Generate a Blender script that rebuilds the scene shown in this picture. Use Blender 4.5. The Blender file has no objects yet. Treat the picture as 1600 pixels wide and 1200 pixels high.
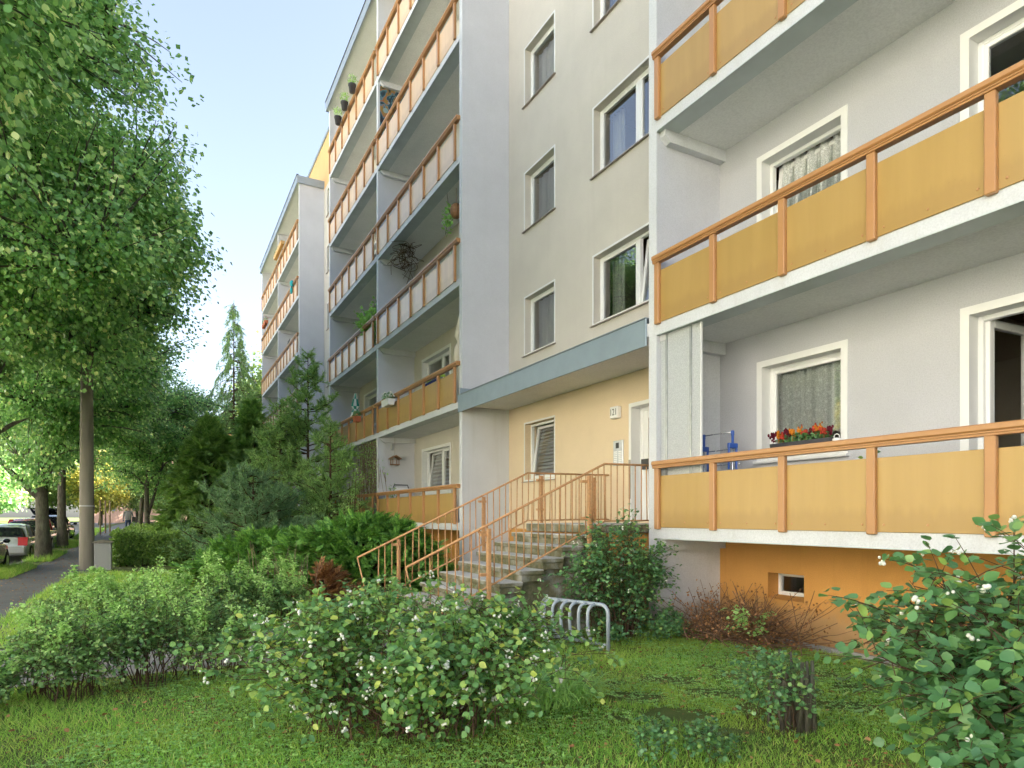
import bpy, math, random
import numpy as np
from mathutils import Vector

# ------------------------------------------------------------------ camera, sky, sun, exposure
S = bpy.context.scene
COL = S.collection
F_PX, EYE = 1015.0, 1.6
THETA = math.atan(548.0 / F_PX)
cam_d = bpy.data.cameras.new('camera')
cam = bpy.data.objects.new('camera', cam_d)
COL.objects.link(cam)
cam.location = (0, 0, EYE)
cam.rotation_euler = (math.radians(90), 0, -THETA)
cam_d.sensor_width = 36.0
cam_d.lens = 36.0 * F_PX / 1600.0
cam_d.shift_y = 208.0 / 1600.0
cam_d.clip_start = 0.05
cam_d.clip_end = 3000
S.camera = cam

SUN_EL, SUN_AZ = math.radians(34.0), math.radians(112.0)      # azimuth from +Y (along the street) towards +X (behind the house)
world = bpy.data.worlds.new('World'); S.world = world
world.use_nodes = True
wn = world.node_tree; wn.nodes.clear()
sky = wn.nodes.new('ShaderNodeTexSky'); sky.sky_type = 'NISHITA'
sky.sun_disc = False
sky.sun_elevation = SUN_EL; sky.sun_rotation = SUN_AZ
sky.air_density = 1.0; sky.dust_density = 2.6; sky.ozone_density = 1.0; sky.altitude = 100
bg = wn.nodes.new('ShaderNodeBackground'); bg.inputs['Strength'].default_value = 0.05
wo = wn.nodes.new('ShaderNodeOutputWorld')
hs = wn.nodes.new('ShaderNodeHueSaturation'); hs.inputs['Saturation'].default_value = 0.74       # hazy morning sky, all round alike
wn.links.new(sky.outputs[0], hs.inputs['Color']); wn.links.new(hs.outputs[0], bg.inputs[0]); wn.links.new(bg.outputs[0], wo.inputs[0])

sun_d = bpy.data.lights.new('sun', 'SUN'); sun_d.energy = 5.0; sun_d.angle = math.radians(0.53); sun_d.color = (1.0, 0.935, 0.855)
sun = bpy.data.objects.new('sun', sun_d); COL.objects.link(sun)
to_sun = Vector((math.sin(SUN_AZ) * math.cos(SUN_EL), math.cos(SUN_AZ) * math.cos(SUN_EL), math.sin(SUN_EL)))
sun.rotation_euler = to_sun.to_track_quat('Z', 'Y').to_euler()
sun.location = (40, 20, 40)

S.view_settings.view_transform = 'Standard'
S.view_settings.look = 'None'
S.view_settings.exposure = 3.22
S.view_settings.gamma = 1.0
S.view_settings.use_curve_mapping = False
S.render.engine = 'CYCLES'
S.cycles.use_denoising = True
S.cycles.max_bounces = 8; S.cycles.diffuse_bounces = 4; S.cycles.glossy_bounces = 3
S.cycles.transmission_bounces = 4; S.cycles.transparent_max_bounces = 10
S.cycles.caustics_reflective = False; S.cycles.caustics_refractive = False

# ------------------------------------------------------------------ object helpers
WL = {}                                   # world location of every object made here
def link(o, parent=None, loc=(0, 0, 0)):
    COL.objects.link(o)
    loc = Vector(loc); WL[o.name] = loc
    if parent is not None:
        o.parent = parent; o.location = loc - WL[parent.name]
    else:
        o.location = loc
    return o
def tag(o, label=None, cat=None, group=None, kind=None):
    if label: o['label'] = label
    if cat: o['category'] = cat
    if group: o['group'] = group
    if kind: o['kind'] = kind
    return o
def empty(name, loc, label=None, cat=None, group=None, rz=0):
    o = bpy.data.objects.new(name, None); o.empty_display_size = 0.2
    link(o, None, loc); o.rotation_euler = (0, 0, rz)
    return tag(o, label, cat, group)
def obj(name, me, parent=None, loc=(0, 0, 0), rz=0):
    o = bpy.data.objects.new(name, me); link(o, parent, loc)
    if rz: o.rotation_euler = (0, 0, rz)
    return o
def copy_tree(o, parent=None, loc=None):
    c = o.copy(); COL.objects.link(c)
    WL[c.name] = WL[o.name]
    if parent is not None: c.parent = parent
    if loc is not None: c.location = loc; WL[c.name] = Vector(loc)
    for ch in list(o.children): copy_tree(ch, c)
    return c

class MB:
    """collects boxes, bars and tubes; build() makes one mesh object"""
    def __init__(s): s.v = []; s.f = []; s.m = []; s.mi = 0
    def add(s, vs, fs):
        b = len(s.v); s.v += [tuple(p) for p in vs]
        for f in fs: s.f.append(tuple(b + i for i in f)); s.m.append(s.mi)
    def box(s, x0, x1, y0, y1, z0, z1, c=0.0):
        if x0 > x1: x0, x1 = x1, x0
        if y0 > y1: y0, y1 = y1, y0
        if z0 > z1: z0, z1 = z1, z0
        c = min(c, (x1-x0)*.3, (y1-y0)*.3, (z1-z0)*.3)
        if c <= 0:
            s.add([(x0,y0,z0),(x1,y0,z0),(x1,y1,z0),(x0,y1,z0),(x0,y0,z1),(x1,y0,z1),(x1,y1,z1),(x0,y1,z1)],
                  [(0,3,2,1),(4,5,6,7),(0,1,5,4),(1,2,6,5),(2,3,7,6),(3,0,4,7)]); return
        X, Y, Z = (x0, x1), (y0, y1), (z0, z1); vs = []; ix = {}
        for i in (0,1):
            for j in (0,1):
                for k in (0,1):
                    sx, sy, sz = c*(1-2*i), c*(1-2*j), c*(1-2*k)
                    for a, p in (('x',(X[i],Y[j]+sy,Z[k]+sz)),('y',(X[i]+sx,Y[j],Z[k]+sz)),('z',(X[i]+sx,Y[j]+sy,Z[k]))):
                        ix[(i,j,k,a)] = len(vs); vs.append(p)
        fs = []
        for i in (0,1):
            q = [ix[(i,0,0,'x')],ix[(i,1,0,'x')],ix[(i,1,1,'x')],ix[(i,0,1,'x')]]; fs.append(q if i else q[::-1])
            q = [ix[(0,i,0,'y')],ix[(0,i,1,'y')],ix[(1,i,1,'y')],ix[(1,i,0,'y')]]; fs.append(q if i else q[::-1])
            q = [ix[(0,0,i,'z')],ix[(1,0,i,'z')],ix[(1,1,i,'z')],ix[(0,1,i,'z')]]; fs.append(q if i else q[::-1])
        for i in (0,1):
            for j in (0,1):
                q = [ix[(i,j,0,'x')],ix[(i,j,1,'x')],ix[(i,j,1,'y')],ix[(i,j,0,'y')]]; fs.append(q if i == j else q[::-1])
                q = [ix[(i,0,j,'x')],ix[(i,1,j,'x')],ix[(i,1,j,'z')],ix[(i,0,j,'z')]]; fs.append(q if i != j else q[::-1])
                q = [ix[(0,i,j,'y')],ix[(1,i,j,'y')],ix[(1,i,j,'z')],ix[(0,i,j,'z')]]; fs.append(q if i == j else q[::-1])
                for k in (0,1):
                    q = [ix[(i,j,k,'x')],ix[(i,j,k,'y')],ix[(i,j,k,'z')]]; fs.append(q if (i+j+k) % 2 else q[::-1])
        s.add(vs, fs)
    def quad(s, a, b, c, d): s.add([a,b,c,d], [(0,1,2,3)])
    def prism(s, poly, axis, a0, a1):
        """extrude a polygon (list of 2D) along axis 0/1/2 from a0 to a1"""
        n = len(poly)
        def P(p, a):
            q = [p[0], p[1]]; q.insert(axis, a); return tuple(q)
        s.add([P(p,a0) for p in poly] + [P(p,a1) for p in poly],
              [tuple(range(n))[::-1], tuple(range(n,2*n))] + [(i,(i+1)%n,n+(i+1)%n,n+i) for i in range(n)])
    def tube(s, pts, r, n=8, cap=True):
        pts = [Vector(p) for p in pts]; k = len(pts)
        rs = r if isinstance(r, (list, tuple)) else [r]*k
        b = len(s.v); prev = None
        for i, p in enumerate(pts):
            t = (pts[min(i+1,k-1)] - pts[max(i-1,0)]).normalized()
            if prev is None:
                u = t.cross(Vector((0,0,1)))
                if u.length < 1e-3: u = t.cross(Vector((1,0,0)))
            else: u = prev - t*prev.dot(t)
            u.normalize(); prev = u; w = t.cross(u)
            for j in range(n):
                a = 2*math.pi*j/n
                s.v.append(tuple(p + (u*math.cos(a) + w*math.sin(a))*rs[i]))
        for i in range(k-1):
            for j in range(n):
                s.f.append((b+i*n+j, b+i*n+(j+1)%n, b+(i+1)*n+(j+1)%n, b+(i+1)*n+j)); s.m.append(s.mi)
        if cap:
            s.f.append(tuple(range(b, b+n))[::-1]); s.m.append(s.mi)
            s.f.append(tuple(range(b+(k-1)*n, b+k*n))); s.m.append(s.mi)
    def lathe(s, prof, n=16, c=(0,0,0)):
        """profile [(r,z)...] turned about z"""
        b = len(s.v); k = len(prof)
        for (r, z) in prof:
            for j in range(n):
                a = 2*math.pi*j/n; s.v.append((c[0]+r*math.cos(a), c[1]+r*math.sin(a), c[2]+z))
        for i in range(k-1):
            for j in range(n):
                s.f.append((b+i*n+j, b+i*n+(j+1)%n, b+(i+1)*n+(j+1)%n, b+(i+1)*n+j)); s.m.append(s.mi)
        s.f.append(tuple(range(b, b+n))[::-1]); s.m.append(s.mi)
        s.f.append(tuple(range(b+(k-1)*n, b+k*n))); s.m.append(s.mi)
    def ball(s, c, r, n=6, m=4, sq=(1,1,1)):
        b = len(s.v)
        for i in range(1, m):
            t = math.pi*i/m
            for j in range(n):
                a = 2*math.pi*j/n
                s.v.append((c[0]+r*sq[0]*math.sin(t)*math.cos(a), c[1]+r*sq[1]*math.sin(t)*math.sin(a), c[2]+r*sq[2]*math.cos(t)))
        s.v += [(c[0],c[1],c[2]+r*sq[2]), (c[0],c[1],c[2]-r*sq[2])]
        T, B = len(s.v)-2, len(s.v)-1
        for j in range(n):
            s.f.append((T, b+j, b+(j+1)%n)); s.m.append(s.mi)
            for i in range(m-2):
                s.f.append((b+i*n+j, b+(i+1)*n+j, b+(i+1)*n+(j+1)%n, b+i*n+(j+1)%n)); s.m.append(s.mi)
            s.f.append((b+(m-2)*n+j, B, b+(m-2)*n+(j+1)%n)); s.m.append(s.mi)
    def mesh(s, name, mats, smooth=False):
        me = bpy.data.meshes.new(name); me.from_pydata(s.v, [], s.f)
        mats = mats if isinstance(mats, (list, tuple)) else [mats]
        for m in mats: me.materials.append(m)
        if len(mats) > 1: me.polygons.foreach_set('material_index', s.m)
        if smooth: me.polygons.foreach_set('use_smooth', [True]*len(s.f))
        me.update(); return me
    def build(s, name, mats, parent=None, smooth=False, org=None):
        """org: world point that becomes the object's origin (mesh given in world coordinates)"""
        if org is None: org = WL[parent.name] if parent is not None else (0,0,0)
        o = Vector(org)
        s.v = [(p[0]-o.x, p[1]-o.y, p[2]-o.z) for p in s.v]
        return obj(name, s.mesh(name, mats, smooth), parent, org)

def np_mesh(name, V, Fq, mats, mi=None, smooth=False):
    """V (n,3), Fq list of int arrays (m,k)"""
    me = bpy.data.meshes.new(name)
    V = np.ascontiguousarray(V, dtype=np.float32)
    me.vertices.add(len(V)); me.vertices.foreach_set('co', V.ravel())
    loops = np.concatenate([f.ravel() for f in Fq]).astype(np.int32)
    tot = np.concatenate([np.full(len(f), f.shape[1], np.int32) for f in Fq])
    me.loops.add(len(loops)); me.loops.foreach_set('vertex_index', loops)
    me.polygons.add(len(tot))
    me.polygons.foreach_set('loop_start', np.concatenate([[0], np.cumsum(tot)[:-1]]).astype(np.int32))
    for m in (mats if isinstance(mats, (list, tuple)) else [mats]): me.materials.append(m)
    if mi is not None: me.polygons.foreach_set('material_index', mi.astype(np.int32))
    if smooth: me.polygons.foreach_set('use_smooth', np.ones(len(tot), bool))
    me.update(calc_edges=True)
    return me

# ------------------------------------------------------------------ materials
MATS = {}
class NT:
    def __init__(s, name):
        s.m = bpy.data.materials.new(name); s.m.use_nodes = True
        s.t = s.m.node_tree; s.b = s.t.nodes['Principled BSDF']; s.o = s.t.nodes['Material Output']
    def n(s, typ, **kw):
        x = s.t.nodes.new(typ)
        for k, v in kw.items():
            if k in x.inputs: x.inputs[k].default_value = v
            else: setattr(x, k, v)
        return x
    def l(s, a, b): s.t.links.new(a, b)
    def ramp(s, src, stops, interp='LINEAR'):
        r = s.n('ShaderNodeValToRGB'); r.color_ramp.interpolation = interp
        e = r.color_ramp.elements
        while len(e) < len(stops): e.new(0.5)
        for i, (p, c) in enumerate(stops): e[i].position = p; e[i].color = (*c, 1) if len(c) == 3 else c
        s.l(src, r.inputs[0]); return r.outputs[0]
    def noise(s, scale, detail=4, rough=0.55, vec=None, out=0):
        x = s.n('ShaderNodeTexNoise', Scale=scale, Detail=detail, Roughness=rough)
        if vec is None: vec = s.pos()
        s.l(vec, x.inputs['Vector']); return x.outputs[out]
    def pos(s):
        if not hasattr(s, '_p'): s._p = s.n('ShaderNodeNewGeometry').outputs['Position']
        return s._p
    def mapped(s, scale, vec=None):
        x = s.n('ShaderNodeMapping'); x.inputs['Scale'].default_value = scale
        s.l(vec or s.pos(), x.inputs['Vector']); return x.outputs[0]
    def mix(s, fac, a, b, mode='MIX'):
        x = s.n('ShaderNodeMix', data_type='RGBA', blend_type=mode)
        for i, v in ((0, fac), (6, a), (7, b)):
            if hasattr(v, 'is_output'): s.l(v, x.inputs[i])
            else: x.inputs[i].default_value = v if i == 0 else (*v, 1)
        return x.outputs[2]
    def bump(s, h, strength=0.3, dist=0.01):
        x = s.n('ShaderNodeBump', Strength=strength, Distance=dist); s.l(h, x.inputs['Height']); s.l(x.outputs[0], s.b.inputs['Normal'])
def sc(c, k): return tuple(min(1, x*k) for x in c)

def plaster(name, col, grain=160, strength=0.5, stain=0.10, rough=0.92, streak=0.0, streak_col=(.25,.22,.17), dirt=0.0):
    t = NT(name)
    n1 = t.noise(1.3, 5, 0.6); base = t.ramp(n1, [(0.3, sc(col, 1-stain)), (0.7, sc(col, 1+stain*.5))])
    g = t.noise(grain, 3, 0.6)
    base = t.mix(t.ramp(g, [(0.35,(0,0,0)),(0.65,(1,1,1))]), sc(col, 0.86), base) if False else base
    speck = t.ramp(g, [(0.30, sc((1,1,1), .86)), (0.62, (1,1,1))])
    base = t.mix(1.0, base, speck, 'MULTIPLY')
    if streak:
        s_ = t.noise(1.0, 5, 0.62, t.mapped((5.0, 5.0, 0.22)))
        f = t.ramp(s_, [(0.52,(0,0,0)),(0.8,(streak,)*3)])
        base = t.mix(f, base, streak_col)
    if dirt:
        sp = t.n('ShaderNodeSeparateXYZ'); t.l(t.pos(), sp.inputs[0])
        h_ = t.n('ShaderNodeMath', operation='MULTIPLY_ADD'); t.l(t.noise(5, 5, .65), h_.inputs[0]); h_.inputs[1].default_value = -.55; t.l(sp.outputs['Z'], h_.inputs[2])
        base = t.mix(t.ramp(h_.outputs[0], [(0.0,(dirt,)*3),(.25,(0,0,0))]), base, (.40,.31,.20))
    t.l(base, t.b.inputs['Base Color']); t.b.inputs['Roughness'].default_value = rough
    t.b.inputs['Specular IOR Level'].default_value = 0.25
    t.bump(g, strength, 0.006); return t.m
def plain(name, col, rough=0.5, metal=0.0, spec=0.5, var=0.06, scale=6.0, bump=0.0, coat=0.0):
    t = NT(name); n1 = t.noise(scale, 5, 0.6)
    t.l(t.ramp(n1, [(0.3, sc(col, 1-var)), (0.72, sc(col, 1+var))]), t.b.inputs['Base Color'])
    t.l(t.ramp(t.noise(scale*3, 3), [(0.3,(rough*.85,)*3),(0.7,(min(1,rough*1.15),)*3)]), t.b.inputs['Roughness'])
    t.b.inputs['Metallic'].default_value = metal; t.b.inputs['Specular IOR Level'].default_value = spec
    t.b.inputs['Coat Weight'].default_value = coat
    if bump: t.bump(t.noise(scale*12, 3), bump, 0.004)
    return t.m
def glass(name, tint=(0.92,0.95,0.94), ior=1.52, extra=0.03):
    t = NT(name); t.t.nodes.remove(t.b)
    tr = t.n('ShaderNodeBsdfTransparent'); tr.inputs[0].default_value = (*tint, 1)
    gl = t.n('ShaderNodeBsdfGlossy', Roughness=0.0); gl.inputs[0].default_value = (1,1,1,1)
    nz = t.noise(0.9, 2); bp = t.n('ShaderNodeBump', Strength=0.02, Distance=0.02); t.l(nz, bp.inputs['Height']); t.l(bp.outputs[0], gl.inputs['Normal'])
    fr = t.n('ShaderNodeFresnel', IOR=ior)
    m1 = t.n('ShaderNodeMath', operation='MULTIPLY_ADD'); t.l(fr.outputs[0], m1.inputs[0]); m1.inputs[1].default_value = 2.5; m1.inputs[2].default_value = extra
    mx = t.n('ShaderNodeMixShader'); t.l(m1.outputs[0], mx.inputs[0]); t.l(tr.outputs[0], mx.inputs[1]); t.l(gl.outputs[0], mx.inputs[2])
    t.l(mx.outputs[0], t.o.inputs[0]); return t.m
def leafmat(name, stops, trans=0.35, rough=0.5, spec=0.35, patch=None, tcol=1.25):
    """colour by leaf (random per island); optional slow patches of another hue"""
    t = NT(name)
    g = t.n('ShaderNodeNewGeometry'); c = t.ramp(g.outputs['Random Per Island'], stops)
    if patch:
        f = t.ramp(t.noise(patch[1], 3), [(0.42,(0,0,0)),(0.62,(patch[2],)*3)])
        c = t.mix(f, c, patch[0])
    t.l(c, t.b.inputs['Base Color']); t.b.inputs['Roughness'].default_value = rough; t.b.inputs['Specular IOR Level'].default_value = spec
    if trans > 0:
        tr = t.n('ShaderNodeBsdfTranslucent')
        cc = t.mix(1.0, c, (min(1,tcol),min(1,tcol),0.55), 'MULTIPLY') if tcol <= 1 else t.mix(0.2, c, (0.25,0.34,0.05))
        t.l(cc, tr.inputs[0])
        # a leaf both reflects and transmits: the transmitted share comes on top of the reflected one
        k = t.mix(1.0, cc, (trans*2.4,)*3, 'MULTIPLY'); t.l(k, tr.inputs[0])
        ad = t.n('ShaderNodeAddShader'); t.l(t.b.outputs[0], ad.inputs[0]); t.l(tr.outputs[0], ad.inputs[1]); t.l(ad.outputs[0], t.o.inputs[0])
    return t.m

M = {}
M['grey_plaster'] = plaster('grey_plaster', (.535,.535,.56), 70, .9, .05)
M['beige_plaster'] = plaster('beige_plaster', (.63,.585,.515), 75, .9, .06, streak=.3, streak_col=(.52,.48,.42))
M['fin_plaster'] = plaster('fin_plaster', (.62,.62,.655), 85, .7, .06, streak=.14, streak_col=(.50,.49,.49))
M['cream_plaster'] = plaster('cream_plaster', (.76,.61,.42), 80, .5, .05)
M['orange_plaster'] = plaster('orange_plaster', (.66,.33,.095), 90, .5, .10, streak=.35, streak_col=(.42,.20,.06), dirt=.5)
M['white_concrete'] = plaster('white_concrete', (.66,.67,.695), 60, .25, .06, streak=.40, streak_col=(.46,.45,.42), dirt=.6)
M['soffit'] = plaster('soffit', (.82,.82,.81), 40, .12, .07)
M['canopy_metal'] = plain('canopy_metal', (.28,.345,.40), .45, .3, .5, .06, 2.0)
M['flashing'] = plain('flashing', (.50,.55,.55), .42, .2, .5, .12, 1.6)
M['roof_trim'] = plain('roof_trim', (.30,.345,.385), .45, .3, .5, .05, 2.0)
M['roof_felt'] = plain('roof_felt', (.06,.06,.065), .95, 0, .2, .2, 2.0)
def panel_mat(name, ca, cb, cs, coat, spec, rgh):
    t = NT(name)
    n1 = t.noise(1.0, 5, .6, t.mapped((6, 6, .5))); n2 = t.noise(.35, 2)
    c1 = t.ramp(n1, [(.25,ca),(.75,cb)])
    c1 = t.mix(t.ramp(t.noise(38, 2), [(.70,(0,0,0)),(.76,(.35,.35,.35))]), c1, cs)
    oi = t.n('ShaderNodeObjectInfo'); c1 = t.mix(1.0, c1, t.ramp(oi.outputs['Random'], [(0,(.90,.90,.88)),(.5,(1,1,1)),(1,(.95,.96,1.0))]), 'MULTIPLY')
    tc = t.n('ShaderNodeTexCoord'); sp = t.n('ShaderNodeSeparateXYZ'); t.l(tc.outputs['Object'], sp.inputs[0])      # grime gathered on the lower edge of each panel
    hh = t.n('ShaderNodeMath', operation='MULTIPLY_ADD'); t.l(t.noise(1.0, 5, .65, t.mapped((9, 9, 1.2))), hh.inputs[0]); hh.inputs[1].default_value = -.30; t.l(sp.outputs['Z'], hh.inputs[2])
    c1 = t.mix(t.ramp(hh.outputs[0], [(0.0,(.45,)*3),(.10,(0,0,0))]), c1, cs)
    t.l(c1, t.b.inputs['Base Color']); t.b.inputs['Specular IOR Level'].default_value = spec
    t.b.inputs['Coat Weight'].default_value = coat; t.b.inputs['Coat Roughness'].default_value = .2; t.b.inputs['Coat IOR'].default_value = 1.6
    t.l(t.ramp(n2, [(.3,(rgh*.8,)*3),(.7,(rgh*1.15,)*3)]), t.b.inputs['Roughness']); t.bump(t.noise(3,3), .03, .02)
    M[name] = t.m
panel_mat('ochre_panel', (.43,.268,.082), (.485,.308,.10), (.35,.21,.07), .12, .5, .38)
panel_mat('sky_sheen_panel', (.72,.49,.28), (.82,.58,.35), (.56,.37,.2), .1, .5, .38)  # paler ochre copy; grazing sky reflection on upper panels put into the colour
M['brown_metal'] = plain('brown_metal', (.46,.23,.09), .36, .0, .55, .035, 3.0)
M['rail_paint'] = plain('rail_paint', (.50,.265,.115), .5, .0, .45, .22, 30.0, .2)
M['white_pvc'] = plain('white_pvc', (.80,.80,.79), .32, 0, .5, .02, 2.0)
M['trim_paint'] = plain('trim_paint', (.76,.76,.75), .7, 0, .3, .03, 3.0)
M['sill_metal'] = plain('sill_metal', (.34,.29,.25), .4, .5, .5, .1, 3.0)
M['white_sill'] = plain('white_sill', (.70,.70,.69), .4, 0, .5, .05, 3.0)
M['dark_rubber'] = plain('dark_rubber', (.02,.02,.022), .6, 0, .4, .1)
M['room_wall'] = plain('room_wall', (.48,.43,.36), .9, 0, .2, .05)
M['room_floor'] = plain('room_floor', (.16,.10,.06), .6, 0, .3, .1)
M['glass'] = glass('glass')
M['galvanised'] = plain('galvanised', (.50,.52,.55), .38, .75, .5, .14, 9.0)
M['rack_paint'] = plain('rack_paint', (.40,.45,.50), .42, .1, .5, .12, 9.0)
M['attic_plaster'] = plaster('attic_plaster', (.74,.47,.22), 75, .7, .06)
M['steel'] = plain('steel', (.60,.61,.62), .25, .9, .5, .05, 9.0)
M['black_plastic'] = plain('black_plastic', (.02,.02,.022), .4, 0, .5, .1)
M['blue_plastic'] = plain('blue_plastic', (.03,.10,.42), .35, 0, .5, .05)
M['white_plastic'] = plain('white_plastic', (.78,.78,.77), .35, 0, .5, .03)
M['terracotta'] = plain('terracotta', (.45,.13,.06), .7, 0, .3, .1)
M['grey_pot'] = plain('grey_pot', (.055,.055,.065), .5, 0, .4, .1)
M['soil'] = plain('soil', (.05,.035,.025), .95, 0, .1, .3, 20)
M['wood'] = plain('wood', (.28,.14,.065), .6, 0, .3, .25, 14, .3)
M['pale_wood'] = plain('pale_wood', (.62,.36,.13), .6, 0, .3, .12, 8)
def curtain_mat(name, lace):
    t = NT(name); t.b.inputs['Base Color'].default_value = (.80,.82,.80,1); t.b.inputs['Roughness'].default_value = .9
    tr = t.n('ShaderNodeBsdfTransparent'); tl = t.n('ShaderNodeBsdfTranslucent'); tl.inputs[0].default_value = (.7,.7,.68,1)
    m0 = t.n('ShaderNodeMixShader'); m0.inputs[0].default_value = .3; t.l(t.b.outputs[0], m0.inputs[1]); t.l(tl.outputs[0], m0.inputs[2])
    mx = t.n('ShaderNodeMixShader')
    if lace:
        v = t.n('ShaderNodeTexVoronoi', Scale=16.0); t.l(t.pos(), v.inputs['Vector'])
        w = t.noise(90, 2)
        a = t.ramp(v.outputs['Distance'], [(.20,(1,)*3),(.32,(.62,)*3)]); b = t.ramp(w, [(.42,(.0,)*3),(.6,(.35,)*3)])
        t.l(t.mix(1.0, a, b, 'ADD'), mx.inputs[0])
    else: mx.inputs[0].default_value = .62
    t.l(tr.outputs[0], mx.inputs[1]); t.l(m0.outputs[0], mx.inputs[2]); t.l(mx.outputs[0], t.o.inputs[0]); return t.m
M['lace'] = curtain_mat('lace', True); M['sheer'] = curtain_mat('sheer', False)
M['blind'] = plain('blind', (.60,.60,.58), .8, 0, .2, .05)
M['dark_blind'] = plain('dark_blind', (.30,.32,.35), .8, 0, .2, .05)
M['roller_green'] = plain('roller_green', (.48,.50,.26), .8, 0, .2, .05)
# ground materials
t = NT('asphalt'); n1 = t.noise(220, 3); n2 = t.noise(1.2, 5, .62)
c1 = t.ramp(n1, [(.3,(.085,.085,.09)),(.7,(.18,.18,.19))])
c1 = t.mix(t.ramp(n2, [(.40,(0,0,0)),(.7,(.55,.55,.55))]), c1, (.20,.195,.19)); t.l(c1, t.b.inputs['Base Color'])
t.b.inputs['Roughness'].default_value = .9; t.bump(n1, .5, .006); M['asphalt'] = t.m
t = NT('path_concrete'); n1 = t.noise(120, 3); n2 = t.noise(2.2, 5, .62)
c1 = t.ramp(n1, [(.3,(.22,.21,.20)),(.7,(.33,.32,.31))]); c1 = t.mix(t.ramp(n2, [(.40,(0,0,0)),(.75,(.6,.6,.6))]), c1, (.17,.155,.13))
t.l(c1, t.b.inputs['Base Color']); t.b.inputs['Roughness'].default_value = .92; t.bump(n1, .4, .004); M['path_concrete'] = t.m
t = NT('step_concrete'); n1 = t.noise(90, 4, .6); n2 = t.noise(3.5, 6, .68)
c1 = t.ramp(n1, [(.3,(.44,.43,.40)),(.7,(.60,.59,.56))])
f = t.ramp(n2, [(.30,(.25,.25,.25)),(.52,(1,1,1))])
sepn = t.n('ShaderNodeNewGeometry'); sx = t.n('ShaderNodeSeparateXYZ'); t.l(sepn.outputs['True Normal'], sx.inputs[0])
side = t.ramp(sx.outputs['Z'], [(.3,(1,1,1)),(.8,(.04,.04,.04))])
f = t.mix(1.0, f, side, 'MULTIPLY')
moss = t.ramp(t.noise(14, 4), [(.35,(.075,.08,.03)),(.65,(.19,.17,.10))])
t.l(t.mix(f, c1, moss), t.b.inputs['Base Color']); t.b.inputs['Roughness'].default_value = .95; t.bump(n1, .6, .006); M['step_concrete'] = t.m
t = NT('lamp_concrete'); n1 = t.noise(70, 4, .6); n2 = t.noise(1, 5, .6, t.mapped((4,4,.35)))
c1 = t.ramp(n2, [(.3,(.19,.17,.135)),(.7,(.32,.29,.24))]); c1 = t.mix(1, c1, t.ramp(n1, [(.3,(.8,.8,.8)),(.7,(1,1,1))]), 'MULTIPLY')
t.l(c1, t.b.inputs['Base Color']); t.b.inputs['Roughness'].default_value = .9; t.bump(n1, .5, .006); M['lamp_concrete'] = t.m
t = NT('kerb_stone'); n1 = t.noise(80, 3); t.l(t.ramp(n1, [(.3,(.26,.26,.26)),(.7,(.42,.42,.41))]), t.b.inputs['Base Color'])
t.b.inputs['Roughness'].default_value = .9; t.bump(n1, .4, .005); M['kerb_stone'] = t.m
t = NT('gravel'); v = t.n('ShaderNodeTexVoronoi', Scale=70.0); t.l(t.pos(), v.inputs['Vector'])
t.l(t.ramp(v.outputs['Color'], [(.2,(.22,.17,.13)),(.8,(.50,.43,.36))]), t.b.inputs['Base Color']); t.b.inputs['Roughness'].default_value = .95
t.bump(v.outputs['Distance'], .8, .012); M['gravel'] = t.m
t = NT('turf_soil'); n1 = t.noise(2.2, 6, .65); n2 = t.noise(60, 3)
c1 = t.ramp(n1, [(.30,(.060,.105,.020)),(.50,(.105,.150,.028)),(.63,(.14,.15,.042)),(.75,(.16,.125,.065))])
t.l(t.mix(1, c1, t.ramp(n2, [(.3,(.55,.55,.55)),(.7,(1,1,1))]), 'MULTIPLY'), t.b.inputs['Base Color']); t.b.inputs['Roughness'].default_value = .95
t.bump(n2, .8, .02); M['turf_soil'] = t.m
t = NT('bark'); n1 = t.noise(1, 5, .65, t.mapped((22,22,5))); n2 = t.noise(3, 4)
c1 = t.ramp(n1, [(.3,(.045,.038,.028)),(.7,(.15,.135,.105))]); c1 = t.mix(t.ramp(n2, [(.45,(0,0,0)),(.7,(.5,.5,.5))]), c1, (.13,.15,.09))
t.l(c1, t.b.inputs['Base Color']); t.b.inputs['Roughness'].default_value = .95; t.bump(n1, .9, .03); M['bark'] = t.m
M['twig'] = plain('twig', (.095,.058,.035), .85, 0, .2, .3, 30)
M['dry_twig'] = plain('dry_twig', (.26,.19,.12), .85, 0, .2, .25, 30)
M['brush_twig'] = plain('brush_twig', (.17,.10,.06), .85, 0, .2, .3, 30)
M['pine_bark'] = plain('pine_bark', (.11,.07,.045), .95, 0, .1, .35, 14, .8)
M['linden_leaf'] = leafmat('linden_leaf', [(0,(0.076,0.186,0.064)),(.35,(0.124,0.273,0.089)),(.7,(0.207,0.372,0.114)),(.88,(0.298,0.458,0.158)),(.95,(0.569,0.670,0.289)),(1,(0.672,0.743,0.319))], .32, .42, .45, tcol=1.3)
M['far_leaf'] = leafmat('far_leaf', [(0,(0.061,0.111,0.032)),(.5,(0.111,0.173,0.047)),(1,(0.209,0.246,0.079))], .35, .5, .3, tcol=1.3)
M['autumn_leaf'] = leafmat('autumn_leaf', [(0,(0.142,0.173,0.043)),(.5,(0.283,0.271,0.058)),(1,(0.435,0.345,0.072))], .35, .5, .3, tcol=1.3)
M['snow_leaf'] = leafmat('snow_leaf', [(0,(0.056,0.146,0.051)),(.45,(0.106,0.224,0.065)),(.8,(0.162,0.284,0.072)),(.93,(0.250,0.344,0.072)),(1,(0.383,0.414,0.087))], .25, .48, .4, tcol=1.3)
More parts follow.
